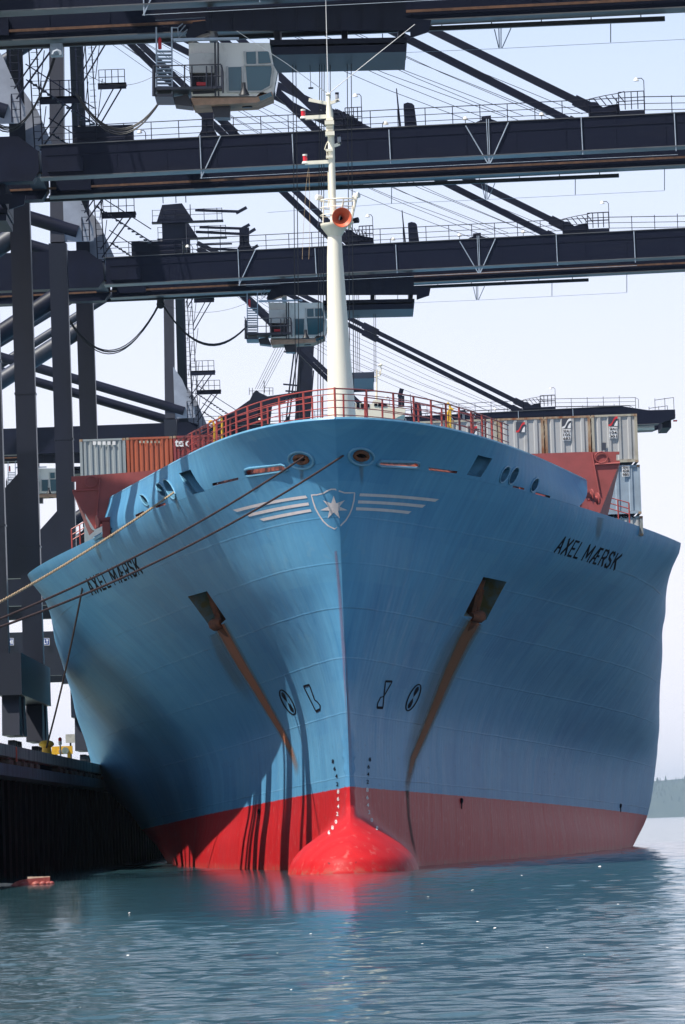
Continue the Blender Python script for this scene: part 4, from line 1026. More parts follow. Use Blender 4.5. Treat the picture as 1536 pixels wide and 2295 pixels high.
for nm, pts, th in (('boom_latch', ((905,232),(914,229),(924,231),(929,236),(936,288),(908,290)), 1.1), ('boom_fin', ((888,198),(890,197),(900,285),(895,287)), .3),
                    ('boom_latch', ((452,246),(478,244),(478,285),(488,304),(444,306),(452,290)), 1.1), ('wire_bracket', ((1080,260),(1101,258),(1101,266),(1112,270),(1126,276),(1058,280),(1070,272),(1080,268)), .8)):
    g = MB(); g.prism([P(x,y,YN0+.1) for x, y in pts], (0,th,0)); g.build(nm, M['navy'], cr2, smooth=0)
for y in (YN0+.1, YF0+.1):
    dxy = V((0, y-YN0-.1, 0))
    for pts in (((1318,228),(1335,228),(1352,240),(1372,234),(1388,232),(1392,256),(1322,259)), ((736,248),(752,250),(766,262),(790,268),(812,272),(814,291),(744,294))):
        g = MB(); g.prism([P(x,yy,YN0+.1)+dxy for x, yy in pts], (0,1.0,0)); g.build('stay_bracket', M['navy'], cr2, smooth=0)
g = MB()
def rails(xa, xb, ya, yb, n, y):
    for i in range(n+1):
        t = i/n; x = xa+(xb-xa)*t; a = P(x, ya+(yb-ya)*t, y); b = a+V((0,0,1.05)); g.tube([a, b], .03, 5)
    for k in (.5, 1.05): g.tube([P(xa,ya,y)+V((0,0,k)), P(xb,yb,y)+V((0,0,k))], .026, 5)
for (xa, xb, ya, yb) in ((1388,1445,246,243),(775,812,281,279)):
    g = MB()
    for y in (YN0, YN0+1.4): rails(xa, xb, ya, yb, 4, y)
    a = P(xa, ya+3, YN0); b = P(xb, yb+3, YN0); g.box(a.x, b.x, YN0-.05, YN0+1.5, a.z-.2, a.z)
    if xa > 1000:
        for k in range(5): g.tube([P(1330+k*14,219-k*2,YN0+.4), P(1345+k*14,237-k*2,YN0+.4)], .03, 4)
        g.tube([P(1320,222,YN0+.4), P(1355,214,YN0+.4), P(1390,208,YN0+.4), P(1400,204,YN0+.4)], .026, 5)
    else:
        for k in range(5): g.tube([P(752+k*9,243+k*3,YN0+.4), P(760+k*9,268,YN0+.4)], .03, 4)
    g.build('boom_platform', M['navy'], cr2)
for x, y, hgt, arm in ((1446,246,1.9,-.45),(812,278,1.8,-.35),(858,292,.5,.2),(1044,283,.55,0),(188,320,1.0,-.25),(327,316,.65,-.35),(1215,272,.5,0)):
    b = P(x, y, YN0+.7); mb = MB()
    mb.tube([b, b+V((0,0,hgt-.15)), b+V((arm*.3,0,hgt)), b+V((arm,0,hgt))], .025, 5); lp = mb.build('boom_lamp', M['navy'], cr2)
    mb = MB(); mb.lathe([(.17,-.14),(.13,-.03),(.05,.06)], b+V((arm,0,hgt-.02)), (0,0,1), 10); mb.build('lamp_shade', M['lampwhite'], lp)
# pylon, stays
APX = V((-17.6, 0, 61.8))
for y in (314., 338.):
    mb = MB(); xc = -20.05 if y < 320 else -19.42
    mb.box(xc-.62, xc+.62, y-.65, y+.65, 12.6, 43.2); mb.beam((xc, y, 43.2), (xc+.2, y+(5 if y < 326 else -5), 62.), 1.0, .86)
    mb.box(xc-.66, xc+.66, y-.68, y+.68, 29.5, 29.62); mb.box(xc-.66, xc+.66, y-.68, y+.68, 20.0, 20.1)
    for z0, z1 in ((22.5, 24.6),): mb.prism([(xc-.6, y-.5, z0), (xc-.6, y-.5, z1), (xc-2.6, y-.5, z0)], (0,1,0))
    mb.build('leg', M['navy_leg'], cr2, smooth=0)
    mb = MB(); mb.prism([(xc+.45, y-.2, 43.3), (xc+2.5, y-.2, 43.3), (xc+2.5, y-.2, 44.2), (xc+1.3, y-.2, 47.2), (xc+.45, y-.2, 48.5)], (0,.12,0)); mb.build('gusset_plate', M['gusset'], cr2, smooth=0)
    mb = MB(); xs2 = -49.
    mb.box(xs2-.62, xs2+.62, y-.65, y+.65, 12.6, 43.2); mb.build('leg', M['navy_leg'], cr2, smooth=0)
    mb = MB(); mb.box(xs2+.62, xc-.62, y-.55, y+.55, 18.1, 22.5); mb.build('portal_beam', M['navy_leg'], cr2, smooth=0)
    mb = MB(); mb.tube([(xc-.3, y, 39.5), (xs2+.5, y, 22.)], .62, 14); mb.build('diagonal_brace', M['navy_pale'] if y > 320 else M['navy'], cr2)
    mb = MB(); mb.tube([(xc+1.4, y, 44.0), (-62, y, 58.5)], .48, 12); mb.build('diagonal_brace', M['navy'], cr2)
    mb = MB(); mb.tube([V((xc-.3, y*.5+326*.5, 61.6)), V((-47., y*.8+326*.2, 46.))], .45, 12); mb.build('backstay', M['navy_pale'], cr2)
for x in (-19.3, -49.):
    mb = MB(); mb.box(x-.7, x+.7, 311., 341., 10.2, 12.6)
    mb.box(x-.45, x+.45, 314.7, 337.3, 19.2, 21.4) if x < -40 else None
    mb.build('sill_beam', M['navy_leg'], cr2, smooth=0)
    for y in (312.4, 316.6, 335.4, 339.6):
        mb = MB(); mb.prism([(x-.5, y-1.5, 7.9), (x-.5, y+1.5, 7.9), (x-.5, y+.7, 10.2), (x-.5, y-.7, 10.2)], (1.,0,0))
        bg_ = mb.build('bogie', M['navy_leg'], cr2, smooth=0)
        for k in (-.9, .9):
            mb = MB(); mb.lathe([(.1,-.2),(.42,-.2),(.42,.2),(.1,.2)], (x, y+k, 7.23), (1,0,0), 14); mb.build('wheel', M['black'], bg_)
for y in (313.4, 337.4):                                             # ladder tower and platforms beside the pylon
    mb = MB(); x = -18.3
    for k in (0, .5): mb.tube([(x+k, y, 43.3), (x+k*.9-.3, y+(4.6 if y < 326 else -4.6), 61.5)], .045, 5)
    for i in range(40): z = 43.6+i*.45; mb.tube([(x-.3*(z-43.3)/18.2, y, z), (x+.5-.35*(z-43.3)/18.2, y, z)], .02, 4)
    for i in range(5):
        z = 44+i*3.5; mb.tube([(x+.2, y+.4, z), (x+.7, y+.7, z+3.5)], .03, 4)
    for k, zz in ((2.9, 47.8), (2.5, 57.4)):
        mb.box(x+.4, x+k, y-.6, y+.9, zz, zz+.12); mb.box(x+.4, x+k, y-.6, y-.5, zz-.35, zz+.12)
        for i in range(5):
            xx = x+.5+(k-.6)*i/4; mb.tube([(xx, y-.58, zz), (xx, y-.58, zz+1.1)], .03, 4)
        for h in (.55, 1.1): mb.tube([(x+.5, y-.58, zz+h), (x+k-.1, y-.58, zz+h)], .026, 4)
        mb.tube([(x+k-.3, y-.5, zz-.2), (x+.3, y-.4, zz-3.2)], .06, 5); mb.tube([(x+k-.9, y-.5, zz-.2), (x+.2, y-.4, zz-2.6)], .05, 5)
    for i in range(14):
        mb.beam((x+1.0+i*.27, y-.2, 45.6-i*.2), (x+1.25+i*.27, y-.2, 45.6-i*.2), .7, .04)
    mb.tube([(x+.9, y-.5, 46.6), (x+4.8, y-.5, 43.9)], .035, 4); mb.tube([(x+.9, y-.5, 45.7), (x+4.8, y-.5, 43.0)], .04, 4)
    mb.build('ladder_tower', M['navy'], cr2)
mb = MB()
mb.box(-19.3, -18.3, 319.4, 332.6, 61.7, 62.3)
for y in (319., 333.): mb.box(-20.4, -18.0, y-.8, y+.8, 61.2, 63.34)
for y in (318.2, 333.8):
    mb.box(-21.4, -14.2, y-.6, y+.6, 63.35, 63.5)
    mb.prism([(-20.9, y-.4, 63.5), (-20.3, y-.4, 65.2), (-18.3, y-.4, 65.3), (-17.2, y-.4, 63.5)], (0,.9,0))
    for xx in (-21.3, -20.2, -19, -17.5, -16.1, -14.8, -14.3): mb.tube([(xx, y-.55, 63.5), (xx, y-.55, 64.7)], .035, 5)
    for h in (.6, 1.15): mb.tube([(-21.3, y-.55, 63.5+h), (-14.3, y-.55, 63.5+h)], .026, 5)
    mb.box(-17, -13.4, y-.2, y+.1, 61.0, 61.15); mb.beam((-17, y, 64.6), (-12.6, y, 64.3), .3, .25); mb.beam((-12.9, y, 64.15), (-11.8, y, 64.7), .25, .3); mb.beam((-17, y, 62.4), (-12., y, 62.0), .3, .25); mb.beam((-12.2, y, 61.8), (-11., y, 62.5), .25, .3)
    for xx in (-20.2, -18.9, -17.9): mb.tube([(xx, y, 65.4), (xx, y, 67.0)], .05, 5)
mb.build('pylon_head', M['navy'], cr2, smooth=0)
x_out = P(1345, 238, YN0+.6).x; x_in = P(745, 262, YN0+.6).x
for y in (YN0+.7, YF0+.7):
    for xe2, zz in ((x_out, 42.95), (x_in, 42.85)):
        mb = MB(); a = V((APX.x+.6, (y-326)*.62+326, APX.z-(.0 if xe2 == x_out else .6))); b = V((xe2, y, zt2(xe2)+.35))
        m1, m2 = a.lerp(b, .50), a.lerp(b, .545)
        mb.beam(a, b, .30, .44); mb.beam(m1, m2, .42, .66); mb.beam(a.lerp(b, .955), b, .5, .62)
        mb.build('forestay', M['navy'], cr2, smooth=0)
mb = MB()
for k, (dz, xo) in enumerate(((-.4,-1.),(-.9,-3.),(-1.4,-4.5),(-1.8,-5.6))):
    for y in (YN0+1.4, YF0-.6):
        a = V((APX.x, (y-326)*.6+326, APX.z+dz)); b = V((x_out+xo, y, zt2(x_out)+.4)); c = a.lerp(b, .5)-V((0,0,.9+.35*k))
        mb.tube([a, a.lerp(c, .5)-V((0,0,.25)), c, c.lerp(b, .5)-V((0,0,.2)), b], .018, 4)
mb.build('boom_hoist_rope', M['black'], cr2)

# trolley and operator cab (measured on the nearest crane)
SHF = ROOT[2]-ROOT[1]
def c8(x, y, dy=0.): return P(320+x/4.267, 30+y/4.267, 257.2+dy)+SHF
TROLLEY = []
def tb_(mb, name, mt_, parent=cr2, smooth=30, **k):
    o = mb.build(name, mt_, parent, smooth=smooth, **k)
    if parent is cr2: TROLLEY.append(o)
    return o
def p8(mb, pts, th, dy=0.): return mb.prism([c8(x, y, dy) for x, y in pts], (0, th, 0))
mb = MB(); p8(mb, [(600,-40),(2520,-130),(2520,40),(2760,60),(2740,170),(2560,230),(2560,160),(600,165)], .25, -.6)
for i in range(9): p8(mb, [(640+i*205,-20-i*9),(652+i*205,-20-i*9),(652+i*205,160),(640+i*205,160)], .08, -.69)
p8(mb, [(1215,250),(2530,225),(2530,275),(1215,300)], 6.0, .2); p8(mb, [(1240,320),(2520,290),(2520,365),(1240,395)], 6.2, .0)
p8(mb, [(600,-40),(2520,-130),(2520,100),(600,150)], .3, 8.2)
for x in (620, 1250, 1900, 2450): p8(mb, [(x,-30-(x-620)*.04),(x+60,-30-(x-620)*.04),(x+60,160),(x,160)], 8.2, -.4)
p8(mb, [(480,80),(640,60),(640,180),(560,200),(430,260),(410,200)], 1.2, -.3); p8(mb, [(120,-60),(620,-80),(620,30),(120,60)], .3, 2.0)
tb_(mb, 'trolley_frame', M['navy'], smooth=0)
mb = MB(); p8(mb, [(290,235),(920,225),(920,245),(295,262)], .3, -.9); tb_(mb, 'hanger_beam', M['galv'], smooth=0)
mb = MB(); p8(mb, [(438,278),(1215,280),(1250,490),(1288,560),(1248,775),(1130,745),(1090,790),(470,790),(455,700)], 2.5)
cab = tb_(mb, 'operator_cab', M['cab'], smooth=0)
def win(pts, name='window'):
    mb = MB(); p8(mb, pts, .04, -.05); w = mb.build(name, M['glass'], cab, smooth=0); return w
win([(815,512),(948,508),(940,742),(820,744)]); win([(985,503),(1238,500),(1216,690),(1128,740),(1005,740)])
win([(990,366),(1085,362),(1088,478),(992,486)]); win([(1102,362),(1203,360),(1228,470),(1104,478)])
mb = MB(); mb.prism([c8(1245,500,.1), c8(1290,565,.1), c8(1258,735,.1), c8(1244,770,.1)], (0,2.2,0)); 
mb.v = [p+V((.03,0,0)) for p in mb.v]; mb.build('window', M['glass'], cab, smooth=0)
mb = MB()
for a, b in (((970,360),(985,492)),((970,492),(1240,488)),((1092,362),(1096,482)),((955,505),(962,745)),((808,505),(812,750)),((808,748),(1130,746)),((1240,490),(1248,560)),((1130,748),(1225,695)),((1225,695),(1250,520))): mb.beam(c8(*a,-.06), c8(*b,-.06), .10, .08)
mb.build('window_frame', M['cabgrey'], cab, smooth=0)
mb = MB(); p8(mb, [(440,380),(690,375),(690,565),(445,565)], .5, -.5); mb.build('cabinet', M['cabgrey'], cab, smooth=0)
mb = MB(); p8(mb, [(458,805),(1085,800),(1235,745),(1250,782),(1090,850),(490,880)], 2.7, -.1); mb.build('floor_sill', M['salmon'], cab, smooth=0)
mb = MB(); p8(mb, [(1110,795),(1225,750),(1240,785),(1125,835)], .03, -.14); mb.build('sill_window', M['glass'], cab, smooth=0)
mb = MB(); p8(mb, [(450,570),(690,570),(700,760),(480,770)], .1, -.06); mb.build('equipment_box', M['navy_leg'], cab, smooth=0)
for pts, th, dy in (([(655,878),(800,870),(835,870),(835,992),(690,992)], 1.2, .5), ([(295,800),(430,770),(480,890),(310,870)], 1.5, .2)):
    mb = MB(); p8(mb, pts, th, dy); mb.build('equipment_box', M['navy_leg'], cab, smooth=0)
mb = MB(); p8(mb, [(515,655),(605,655),(605,688),(515,688)], .2, -.4); mb.build('toolbox', M['logored'], cab, smooth=0)
for x, y, dy in ((970,770,-.9), (1000,890,1.2)):
    c = c8(x, y, dy); mb = MB(); mb.lathe([(.26,-.05),(.20,.08),(.10,.28),(.09,.55),(.0,.56)], c, (0,0,1), 14); lp = mb.build('cab_lamp', M['black'], cab)
    mb = MB(); mb.lathe([(.22,-.045),(.21,-.02)], c, (0,0,1), 14); mb.build('lamp_bulb', M['bulb'], cab)
mb = MB()
for x in (130, 278): mb.beam(c8(x,130,-.3), c8(x+4,790,-.3), .07, .16)
for i in range(11):
    y = 362+i*34; mb.beam(c8(140,y,-.2), c8(272,y,-.2), .45, .05)
mb.tube([c8(280,135,.3), c8(335,135,.3), c8(385,95,.3)], .03, 5); mb.tube([c8(335,135,.3), c8(345,230,.3), c8(430,150,.3)], .035, 5); mb.tube([c8(350,180,.3), c8(410,110,.3)], .03, 5)
tb_(mb, 'access_stair', M['galv'], smooth=0)
mb = MB()
mb.prism([c8(x,y,-1.) for x, y in ((105,705),(760,690),(760,715),(105,730))], (0,3.2,0)); mb.prism([c8(x,y,-1.) for x, y in ((112,770),(290,765),(290,795),(116,795))], (0,3.,0))
for x in (102, 400, 470, 610, 660, 705, 755): mb.tube([c8(x,500,-1.), c8(x,790 if x < 120 else 700,-1.)], .04, 5)
for y in (492, 605): mb.tube([c8(100,y+10,-1.), c8(750,y-8,-1.)], .03, 5); mb.tube([c8(100,y+10,-1.), c8(102,y+10,2.)], .03, 5)
mb.tube([c8(105,520,-1.), c8(105,790,-1.)], .09, 5); mb.tube([c8(750,490,-1.), c8(765,560,-1.), c8(768,760,-1.)], .05, 5)
for x in (690, 720): mb.tube([c8(x,270,-.7), c8(x+5,790,-.7)], .045, 5)
for k in range(6): mb.tube([c8(470+k*22,585,-.2), c8(480+k*20,700,-.2)], .03, 4)
tb_(mb, 'cab_platform', M['navy_leg'])
mb = MB(); mb.lathe([(.07,-.28),(.09,-.24),(.09,.2),(.03,.3)], c8(163,285,-.2), (0,0,1), 10); tb_(mb, 'fire_extinguisher', M['logored'])

# copies along the quay
tag(cr2, 'dark crane whose boom crosses level with the two red mast lamps', 'crane', GROUP)
LAB = {1: 'nearest dark crane, its boom topmost and its cream cab showing two lit lamps',
       3: 'dark crane whose boom and cab stand behind the thick mast below the orange horn',
       4: 'distant dark crane with its boom tip showing above the silver containers'}
CR = CR; CRANES = {2: cr2}
names = [o.name.split('.')[0] for o in TROLLEY]
for k in (1, 3, 4):
    c = copy_tree(cr2); c.location = ROOT[k]; tag(c, LAB[k], 'crane', GROUP); CRANES[k] = c
for k, dx in ((1, 0.), (2, -24.), (3, 0.), (4, -29.7)):
    for ch in children_of(CRANES[k]):
        if ch.name.split('.')[0] in names: ch.location.x = dx
# details that belong to one crane only
def festoon(parent, pts, Y, sag_list, r=.035):
    mb = MB(); 
    for (ox, sg) in sag_list:
        q = []
        (x0, y0), (xm, ym), (x1, y1) = pts
        for i in range(17):
            t = i/16; x = x0+(x1-x0)*t+ox
            # parabola through the three points in the hanging plane
            L0 = (t-.5)*(t-1)/(.5); L1 = t*(t-1)/(-.25); L2 = t*(t-.5)/.5
            y = y0*L0+(ym+sg)*L1+y1*L2
            q.append(P(x, y, Y))
        mb.tube(q, r, 5)
    return mb.build('festoon_cable', M['black'], parent)
festoon(CRANES[1], ((170,208),(270,288),(372,205)), 265.5, ((0,0),(0,4),(1,9),(-1,13),(2,2)), .03)
festoon(CRANES[1], ((-60,200),(30,285),(122,130)), 265.5, ((0,0),(1,4),(-2,8),(2,-3)), .035)
festoon(CRANES[1], ((172,150),(262,190),(352,166)), 265.5, ((0,0),), .012)
festoon(CRANES[3], ((155,718),(258,784),(357,680)), 395.5, ((0,0),(1,4),(-1,8),(2,3)), .04)
festoon(CRANES[3], ((362,680),(450,768),(550,734)), 395.5, ((0,0),(1,4),(2,2)), .04)
festoon(CRANES[3], ((362,680),(470,700),(560,676)), 395.5, ((0,0),), .012)
mb = MB(); c = P(360,678,395.5); mb.box(c.x-.25,c.x+.25,395.2,395.9,c.z-.1,c.z+.3); mb.lathe([(.3,-.2),(.3,.2)], c-V((0,0,.15)), (0,1,0), 12); mb.build('festoon_carrier', M['black'], CRANES[3])
mb = MB(); c = P(127,112,265.5); mb.box(c.x-.3,c.x+.3,265.2,265.9,c.z-.3,c.z+.3)
mb.tube([P(119,122,265)+V((.0,0,0)), P(121,116,265), P(128,113,265), P(135,116,265), P(137,122,265)], .09, 8); mb.build('festoon_carrier', M['galv'], CRANES[1])
for k, lst, Y, y0, y1 in ((1, ((656,664),(663,672),(717,712),(722,718),(727,724),(740,744),(778,786),(787,794)), 261., 108, 985), (3, ((795,799),(800,803),(804,807),(838,839),(842,843)), 390., 650, 856)):
    mb = MB()
    for xa, xb in lst: mb.tube([P(xa, y0, Y), P(xb, y1, Y)], .022, 5)
    mb.build('hoist_rope', M['black'], CRANES[k])
sp_ = MB(); a = P(748,862,390); b = P(838,853,390); sp_.box(a.x, b.x, 384, 396, a.z, a.z+.30); sp_.box(a.x+.4, b.x-.3, 387, 393, a.z+.30, a.z+.55)
for y in (384, 395.6): sp_.box(a.x-.02, b.x+.02, y-.02, y+.42, a.z-.12, a.z+.32)
sp_.build('spreader', M['navy_pale'], CRANES[3], smooth=0)
lr = MB(); lr.tube([P(694,120,261), P(697,197,261)], .014, 4); lr.lathe([(.13,-.03),(.13,.03)], P(697,197,261), (0,0,1), 10); lr.build('limit_weight', M['black'], CRANES[1])
mb = MB()                                                            # tip lights of the far boom
for x, y in ((1502,930),(1506,943)): mb.lathe([(.08,-.2),(.08,.2)], P(x+8,y,550), (1,0,0), 8)
mb.build('tip_lamp', M['redlens'], CRANES[4])
mb = MB(); mb.lathe([(.25,-1.0),(.25,1.0)], P(1445,959,551.5), (1,0,0), 12); mb.build('tip_buffer', M['lampwhite'], CRANES[4])
for t, x0, x1 in (('HI', 12, 31), ('LT', 97, 111)):
    Y = 542.2; mb = MB(); mb.add(pq(x0, 1431, x1, 1445.5, Y), [(0,1,2,3)]); s_ = mb.build('sign_board', M['signblue'], CRANES[4], smooth=0, fixn=False)
    mb = MB(); 
    for q in (pq(x0,1430.3,x1,1431.0,Y-.03), pq(x0,1445.6,x1,1446.3,Y-.03), pq(x1-.7,1430.3,x1,1446.3,Y-.03)): mb.add(q, [(0,1,2,3)])
    flat_text(mb, t, pq(x0+(2 if t == 'LT' else 6), 1433.5, x1-2.6, 1443.5, Y-.03), .03); mb.build('sign_lettering', M['white'], s_, smooth=0, fixn=False)
# farthest crane, boom raised
r5 = empty('container_crane', P(670,1500,900)); tag(r5, 'small far crane with its boom raised steeply, seen just above the red bow rail', 'crane', GROUP)
mb = MB(); mb.prism([P(x,y,900) for x, y in ((652,1800),(661,940),(672,760),(702,760),(690,940),(680,1800))], (0,4,0)); mb.build('boom_girder', M['navy'], r5, smooth=0)
mb = MB()
for a, b in (((648,880),(663,760)),((655,880),(671,765)),((696,880),(704,755)),((690,960),(698,840)),((694,940),(703,830)),((640,960),(648,880)),((646,960),(655,880))): mb.beam(P(*a,899.6), P(*b,899.6), .25, .25)
for x0, y0, x1, y1 in ((635,861,668,864),(640,876,668,878),(637,788,662,792)): mb.beam(P(x0,y0,899.4), P(x1,y1,899.4), .3, .25)
mb.build('boom_ladder', M['navy'], r5, smooth=0)
mb = MB(); mb.prism([P(x,y,900) for x, y in ((430,985),(500,938),(560,896),(568,880),(575,874),(583,880),(600,888),(668,878),(668,888),(640,894),(640,900),(610,905),(604,960),(600,1000),(560,1000),(556,930),(500,960),(440,1000))], (0,3,0))
mb.prism([P(x,y,899) for x, y in ((566,905),(577,905),(577,1600),(566,1600))], (0,5,0)); mb.prism([P(x,y,899) for x, y in ((590,920),(602,920),(602,1600),(590,1600))], (0,5,0)); mb.prism([P(x,y,903) for x, y in ((632,950),(648,930),(652,1600),(630,1600))], (0,3,0))
mb.build('pylon', M['navy'], r5, smooth=0)
mb = MB()
for i in range(5): mb.tube([P(572+i*5,872,900), P(626+i*6,762,900)], .035, 4)
for x in (559, 566, 592, 604, 612): mb.tube([P(x,885,900), P(x,869,900)], .05, 4)
mb.tube([P(559,876,900), P(612,876,900)], .04, 4); mb.tube([P(592,869,900), P(612,869,900)], .04, 4); mb.tube([P(593,880,900), P(592,852,900)], .06, 4)
mb.build('hoist_rope', M['black'], r5)

# ------------------------------------------------------------------ quay
def xq(Y): return -17.4+.006*(Y-271)
qy = empty('quay', (xq(271), 271, 0)); tag(qy, kind='structure')
def qbox(dx0, dx1, z0, z1, ya=60., yb=1100.):
    mb = MB(); mb.add([(xq(ya)+dx0,ya,z0),(xq(ya)+dx1,ya,z0),(xq(yb)+dx1,yb,z0),(xq(yb)+dx0,yb,z0),(xq(ya)+dx0,ya,z1),(xq(ya)+dx1,ya,z1),(xq(yb)+dx1,yb,z1),(xq(yb)+dx0,yb,z1)], [(0,3,2,1),(4,5,6,7),(0,1,5,4),(1,2,6,5),(2,3,7,6),(3,0,4,7)]); return mb
qbox(-160, 0, 6.2, 6.8).build('quay_deck', M['concrete'], qy, smooth=0)
qbox(-3., .05, 5.2, 5.8).build('fender_beam', M['conc_blue'], qy, smooth=0)
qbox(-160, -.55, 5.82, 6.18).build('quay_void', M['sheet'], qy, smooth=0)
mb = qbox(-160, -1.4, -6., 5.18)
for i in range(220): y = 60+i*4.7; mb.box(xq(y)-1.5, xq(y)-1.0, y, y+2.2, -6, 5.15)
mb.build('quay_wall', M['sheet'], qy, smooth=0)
mb = MB(); y = 262.
i = 0
while y < 372:
    if i not in (2, 8, 9, 10): mb.box(xq(y)-.5, xq(y)-.02, y, y+3.3, 5.81, 6.05); mb.box(xq(y)-.5, xq(y)-.12, y+.1, y+3.2, 6.08, 6.19)
    y += 5.4; i += 1
mb.build('fender_timber', M['timber'], qy, smooth=0)
mb = MB(); mb.box(xq(283)-.02, xq(283)+.05, 282.8, 283.3, 6.0, 6.75); mb.build('ladder_marker', M['horn'], qy, smooth=0)
BOL = P(88, 1672, 321); BOL = V((xq(321)-.75, 321, 6.8))
r = MB(); r.lathe([(.42,0),(.42,.08),(.30,.12),(.26,.5),(.44,.62),(.46,.72),(.36,.86),(.15,.93),(0,.94)], BOL, (0,0,1), 18); o = r.build('mooring_bollard', M['yellow'], None, BOL)
tag(o, 'round topped yellow mooring bollard holding the steep dark rope at the quay edge', 'bollard')
NB = V((xq(196)-.8, 196, 6.8)); r = MB(); r.lathe([(.42,0),(.42,.08),(.30,.12),(.26,.9),(.44,1.1),(.46,1.2),(.36,1.34),(.15,1.42),(0,1.43)], NB, (0,0,1), 18); o = r.build('mooring_bollard', M['yellow'], None, NB)
tag(o, 'yellow bollard nearest the camera where the three long bow ropes end', 'bollard')
for k, (Y, lb) in enumerate(((345., 'yellow rail buffer frame on the quay close beside the blue hull'), (268.5, 'yellow rail buffer frame at the near end of the quay edge, cut by the frame'))):
    c = V((xq(Y)-1.25, Y, 6.8)); b = empty('buffer_stop', c); tag(b, lb, 'buffer', 'yellow buffer frames at the quay edge')
    w = .66; mb = MB(); mb.box(c.x-w, c.x+w, Y-.15, Y+.15, c.z+.45, c.z+.95); mb.box(c.x-w+.18, c.x-w+.36, Y-.12, Y+.12, c.z, c.z+.46); mb.box(c.x+w-.34, c.x+w-.14, Y-.12, Y+.12, c.z, c.z+.46); mb.build('frame', M['yellow'], b, smooth=0)
    mb = MB(); mb.lathe([(.22,0),(.22,.3),(.16,.36)], c+V((.22,-.5,.66)), (0,1,0), 14); mb.build('buffer_drum', M['concrete'], b)
    mb = MB(); mb.lathe([(.12,0),(.12,.3)], c+V((-.1,-.46,.62)), (0,1,0), 12); mb.build('buffer_pad', M['salmon'], b)
for Y, dx, lb in ((351., -1.05, 'grey metal switch box standing behind the yellow buffer beside the hull'), (276., -1.6, 'grey metal switch box above the nearer, cut off yellow buffer')):
    c = V((xq(Y)+dx, Y, 6.8)); b = empty('switch_box', c); tag(b, lb, 'switch box', 'grey switch boxes on the quay')
    mb = MB(); mb.box(c.x-.3, c.x+.3, Y-.2, Y+.2, c.z+1.25, c.z+1.8); mb.build('cabinet', M['cabgrey'], b, smooth=0)
    mb = MB(); mb.tube([c, c+V((0,0,1.25))], .06, 8); mb.build('post', M['navy'], b)
for Y, dx, lb in ((338., -.95, 'small red topped white beacon lamp on the yellow buffer by the hull'), (262., -1.45, 'small red beacon lamp by the nearer, cut off yellow buffer')):
    c = V((xq(Y)+dx, Y, 6.8)); b = empty('beacon', c); tag(b, lb, 'beacon', 'red beacons on the quay')
    mb = MB(); mb.lathe([(.1,0),(.05,.04),(.05,.9),(.11,.95),(.11,1.15)], c, (0,0,1), 10); mb.build('post', M['lampwhite'], b)
    mb = MB(); mb.lathe([(.11,1.15),(.12,1.3),(.06,1.38),(0,1.4)], c, (0,0,1), 10); mb.build('lens', M['redlens'], b)

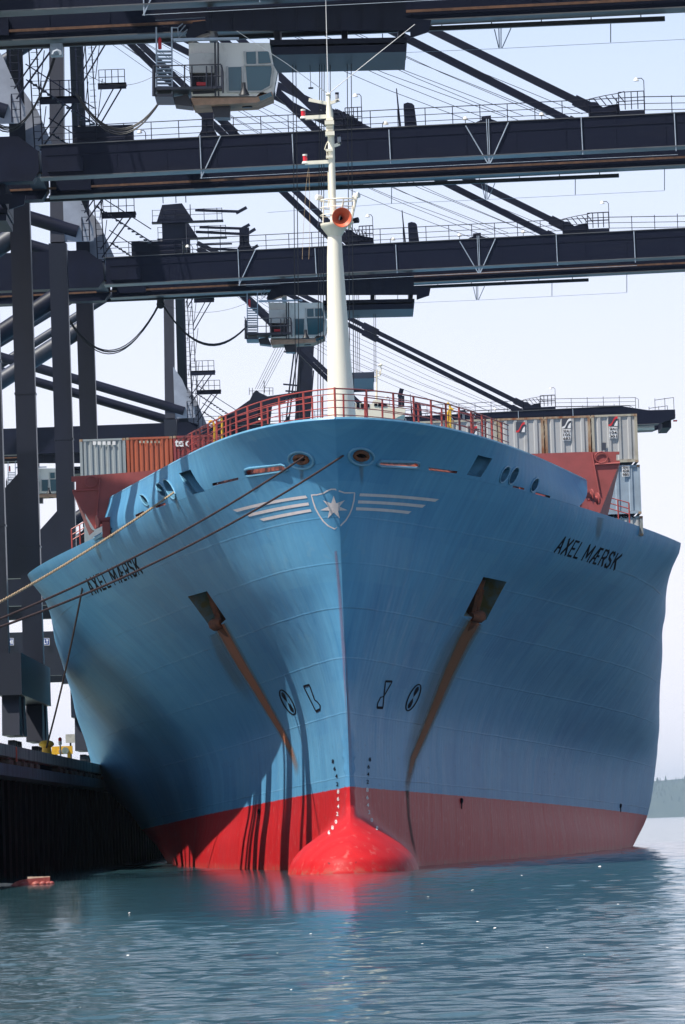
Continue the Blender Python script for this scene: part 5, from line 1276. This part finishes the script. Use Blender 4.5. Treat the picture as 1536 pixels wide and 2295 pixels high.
# ------------------------------------------------------------------ mooring ropes
def rope(a, b, r, sag, m_, label, n=40, twist=False):
    a, b = V(a), V(b); mb = MB(); pts = [a.lerp(b, i/n)-V((0,0,sag*4*(i/n)*(1-i/n))) for i in range(n+1)]
    if not twist: mb.tube(pts, r, 8)
    else:
        L_ = (b-a).length; k = int(L_/.16); d = (b-a).normalized(); u = d.cross(V((0,0,1))).normalized(); w = u.cross(d)
        for ph in (0, 2.1, 4.2):
            q = []
            for i in range(k+1):
                t = i/k; c = a.lerp(b, t)-V((0,0,sag*4*t*(1-t))); g_ = ph+i*.62; q.append(c+(u*math.cos(g_)+w*math.sin(g_))*r*.55)
            mb.tube(q, r*.58, 5)
    o = mb.build('mooring_rope', m_, None, b); tag(o, label, 'rope', 'mooring ropes from the bow to the quay'); return o
EN = NB+V((.0,0,1.15))
h1, n1 = hit(676, 1029); h2, n2 = hit(809, 1021)
rope(h1-n1*.55, EN+V((0,.15,0)), .050, .9, M['rope_brown'], 'dark brown bow rope passing above the winged emblem, from the other round hawse hole')
rope(h2-n2*.55, EN+V((0,-.15,.02)), .050, 1.1, M['rope_brown'], 'dark brown bow rope crossing over the winged emblem stripes, lowest where it passes the name')
h3, n3 = hit(386, 1101)
rope(h3-n3*.2, EN+V((0,0,-.25)), .055, .5, M['rope_tan'], 'pale tan twisted rope running down from the small oval fairleads', twist=True)
rope(P(209,1186,292), BOL+V((0,-.2,.5)), .055, .6, M['rope_brown'], 'steep dark rope dropping from the round deck fairlead to the quay bollard')

# ------------------------------------------------------------------ red work float by the quay
FY = 236.; fl = empty('work_float', P(62, 1984, FY)); tag(fl, 'small faded red work float with round fenders lying in the dark water under the quay', 'float')
def pf(x, y, dy=0.): return P(x/9.6, 1920+y/9.6, FY+dy)
mb = MB(); mb.loft([pf(x,y) for x, y in ((130,700),(230,620),(330,550),(430,510),(600,480),(1075,440),(1078,560),(1085,720),(600,730))], [pf(x,y,1.7) for x, y in ((160,700),(250,620),(350,560),(440,530),(600,505),(1060,470),(1065,560),(1070,715),(600,722))]); mb.build('float_body', M['floatred'], fl, smooth=0)
mb = MB(); mb.loft([pf(x,y,.3) for x, y in ((592,435),(1078,425),(1078,443),(592,482))], [pf(x,y,1.4) for x, y in ((600,445),(1070,432),(1070,450),(600,490))]); mb.build('plank', M['plank'], fl, smooth=0)
for x, y, r_ in ((530,620,.20),(770,600,.17),(920,590,.15),(1040,580,.13),(1105,580,.13)):
    mb = MB(); mb.ball(pf(x, y, -.1), r_*1.05, 10, .75); mb.build('fender', M['floatred'], fl)
fl2 = MB(); fl2.lathe([(.0,-.7),(.12,-.65),(.16,-.3),(.16,.3),(.12,.65),(0,.7)], pf(-20, 655, 1.), (1,0,0), 12); o = fl2.build('fender_buoy', M['plank'], None)
tag(o, 'cream sausage shaped buoy floating beside the red float', 'buoy')
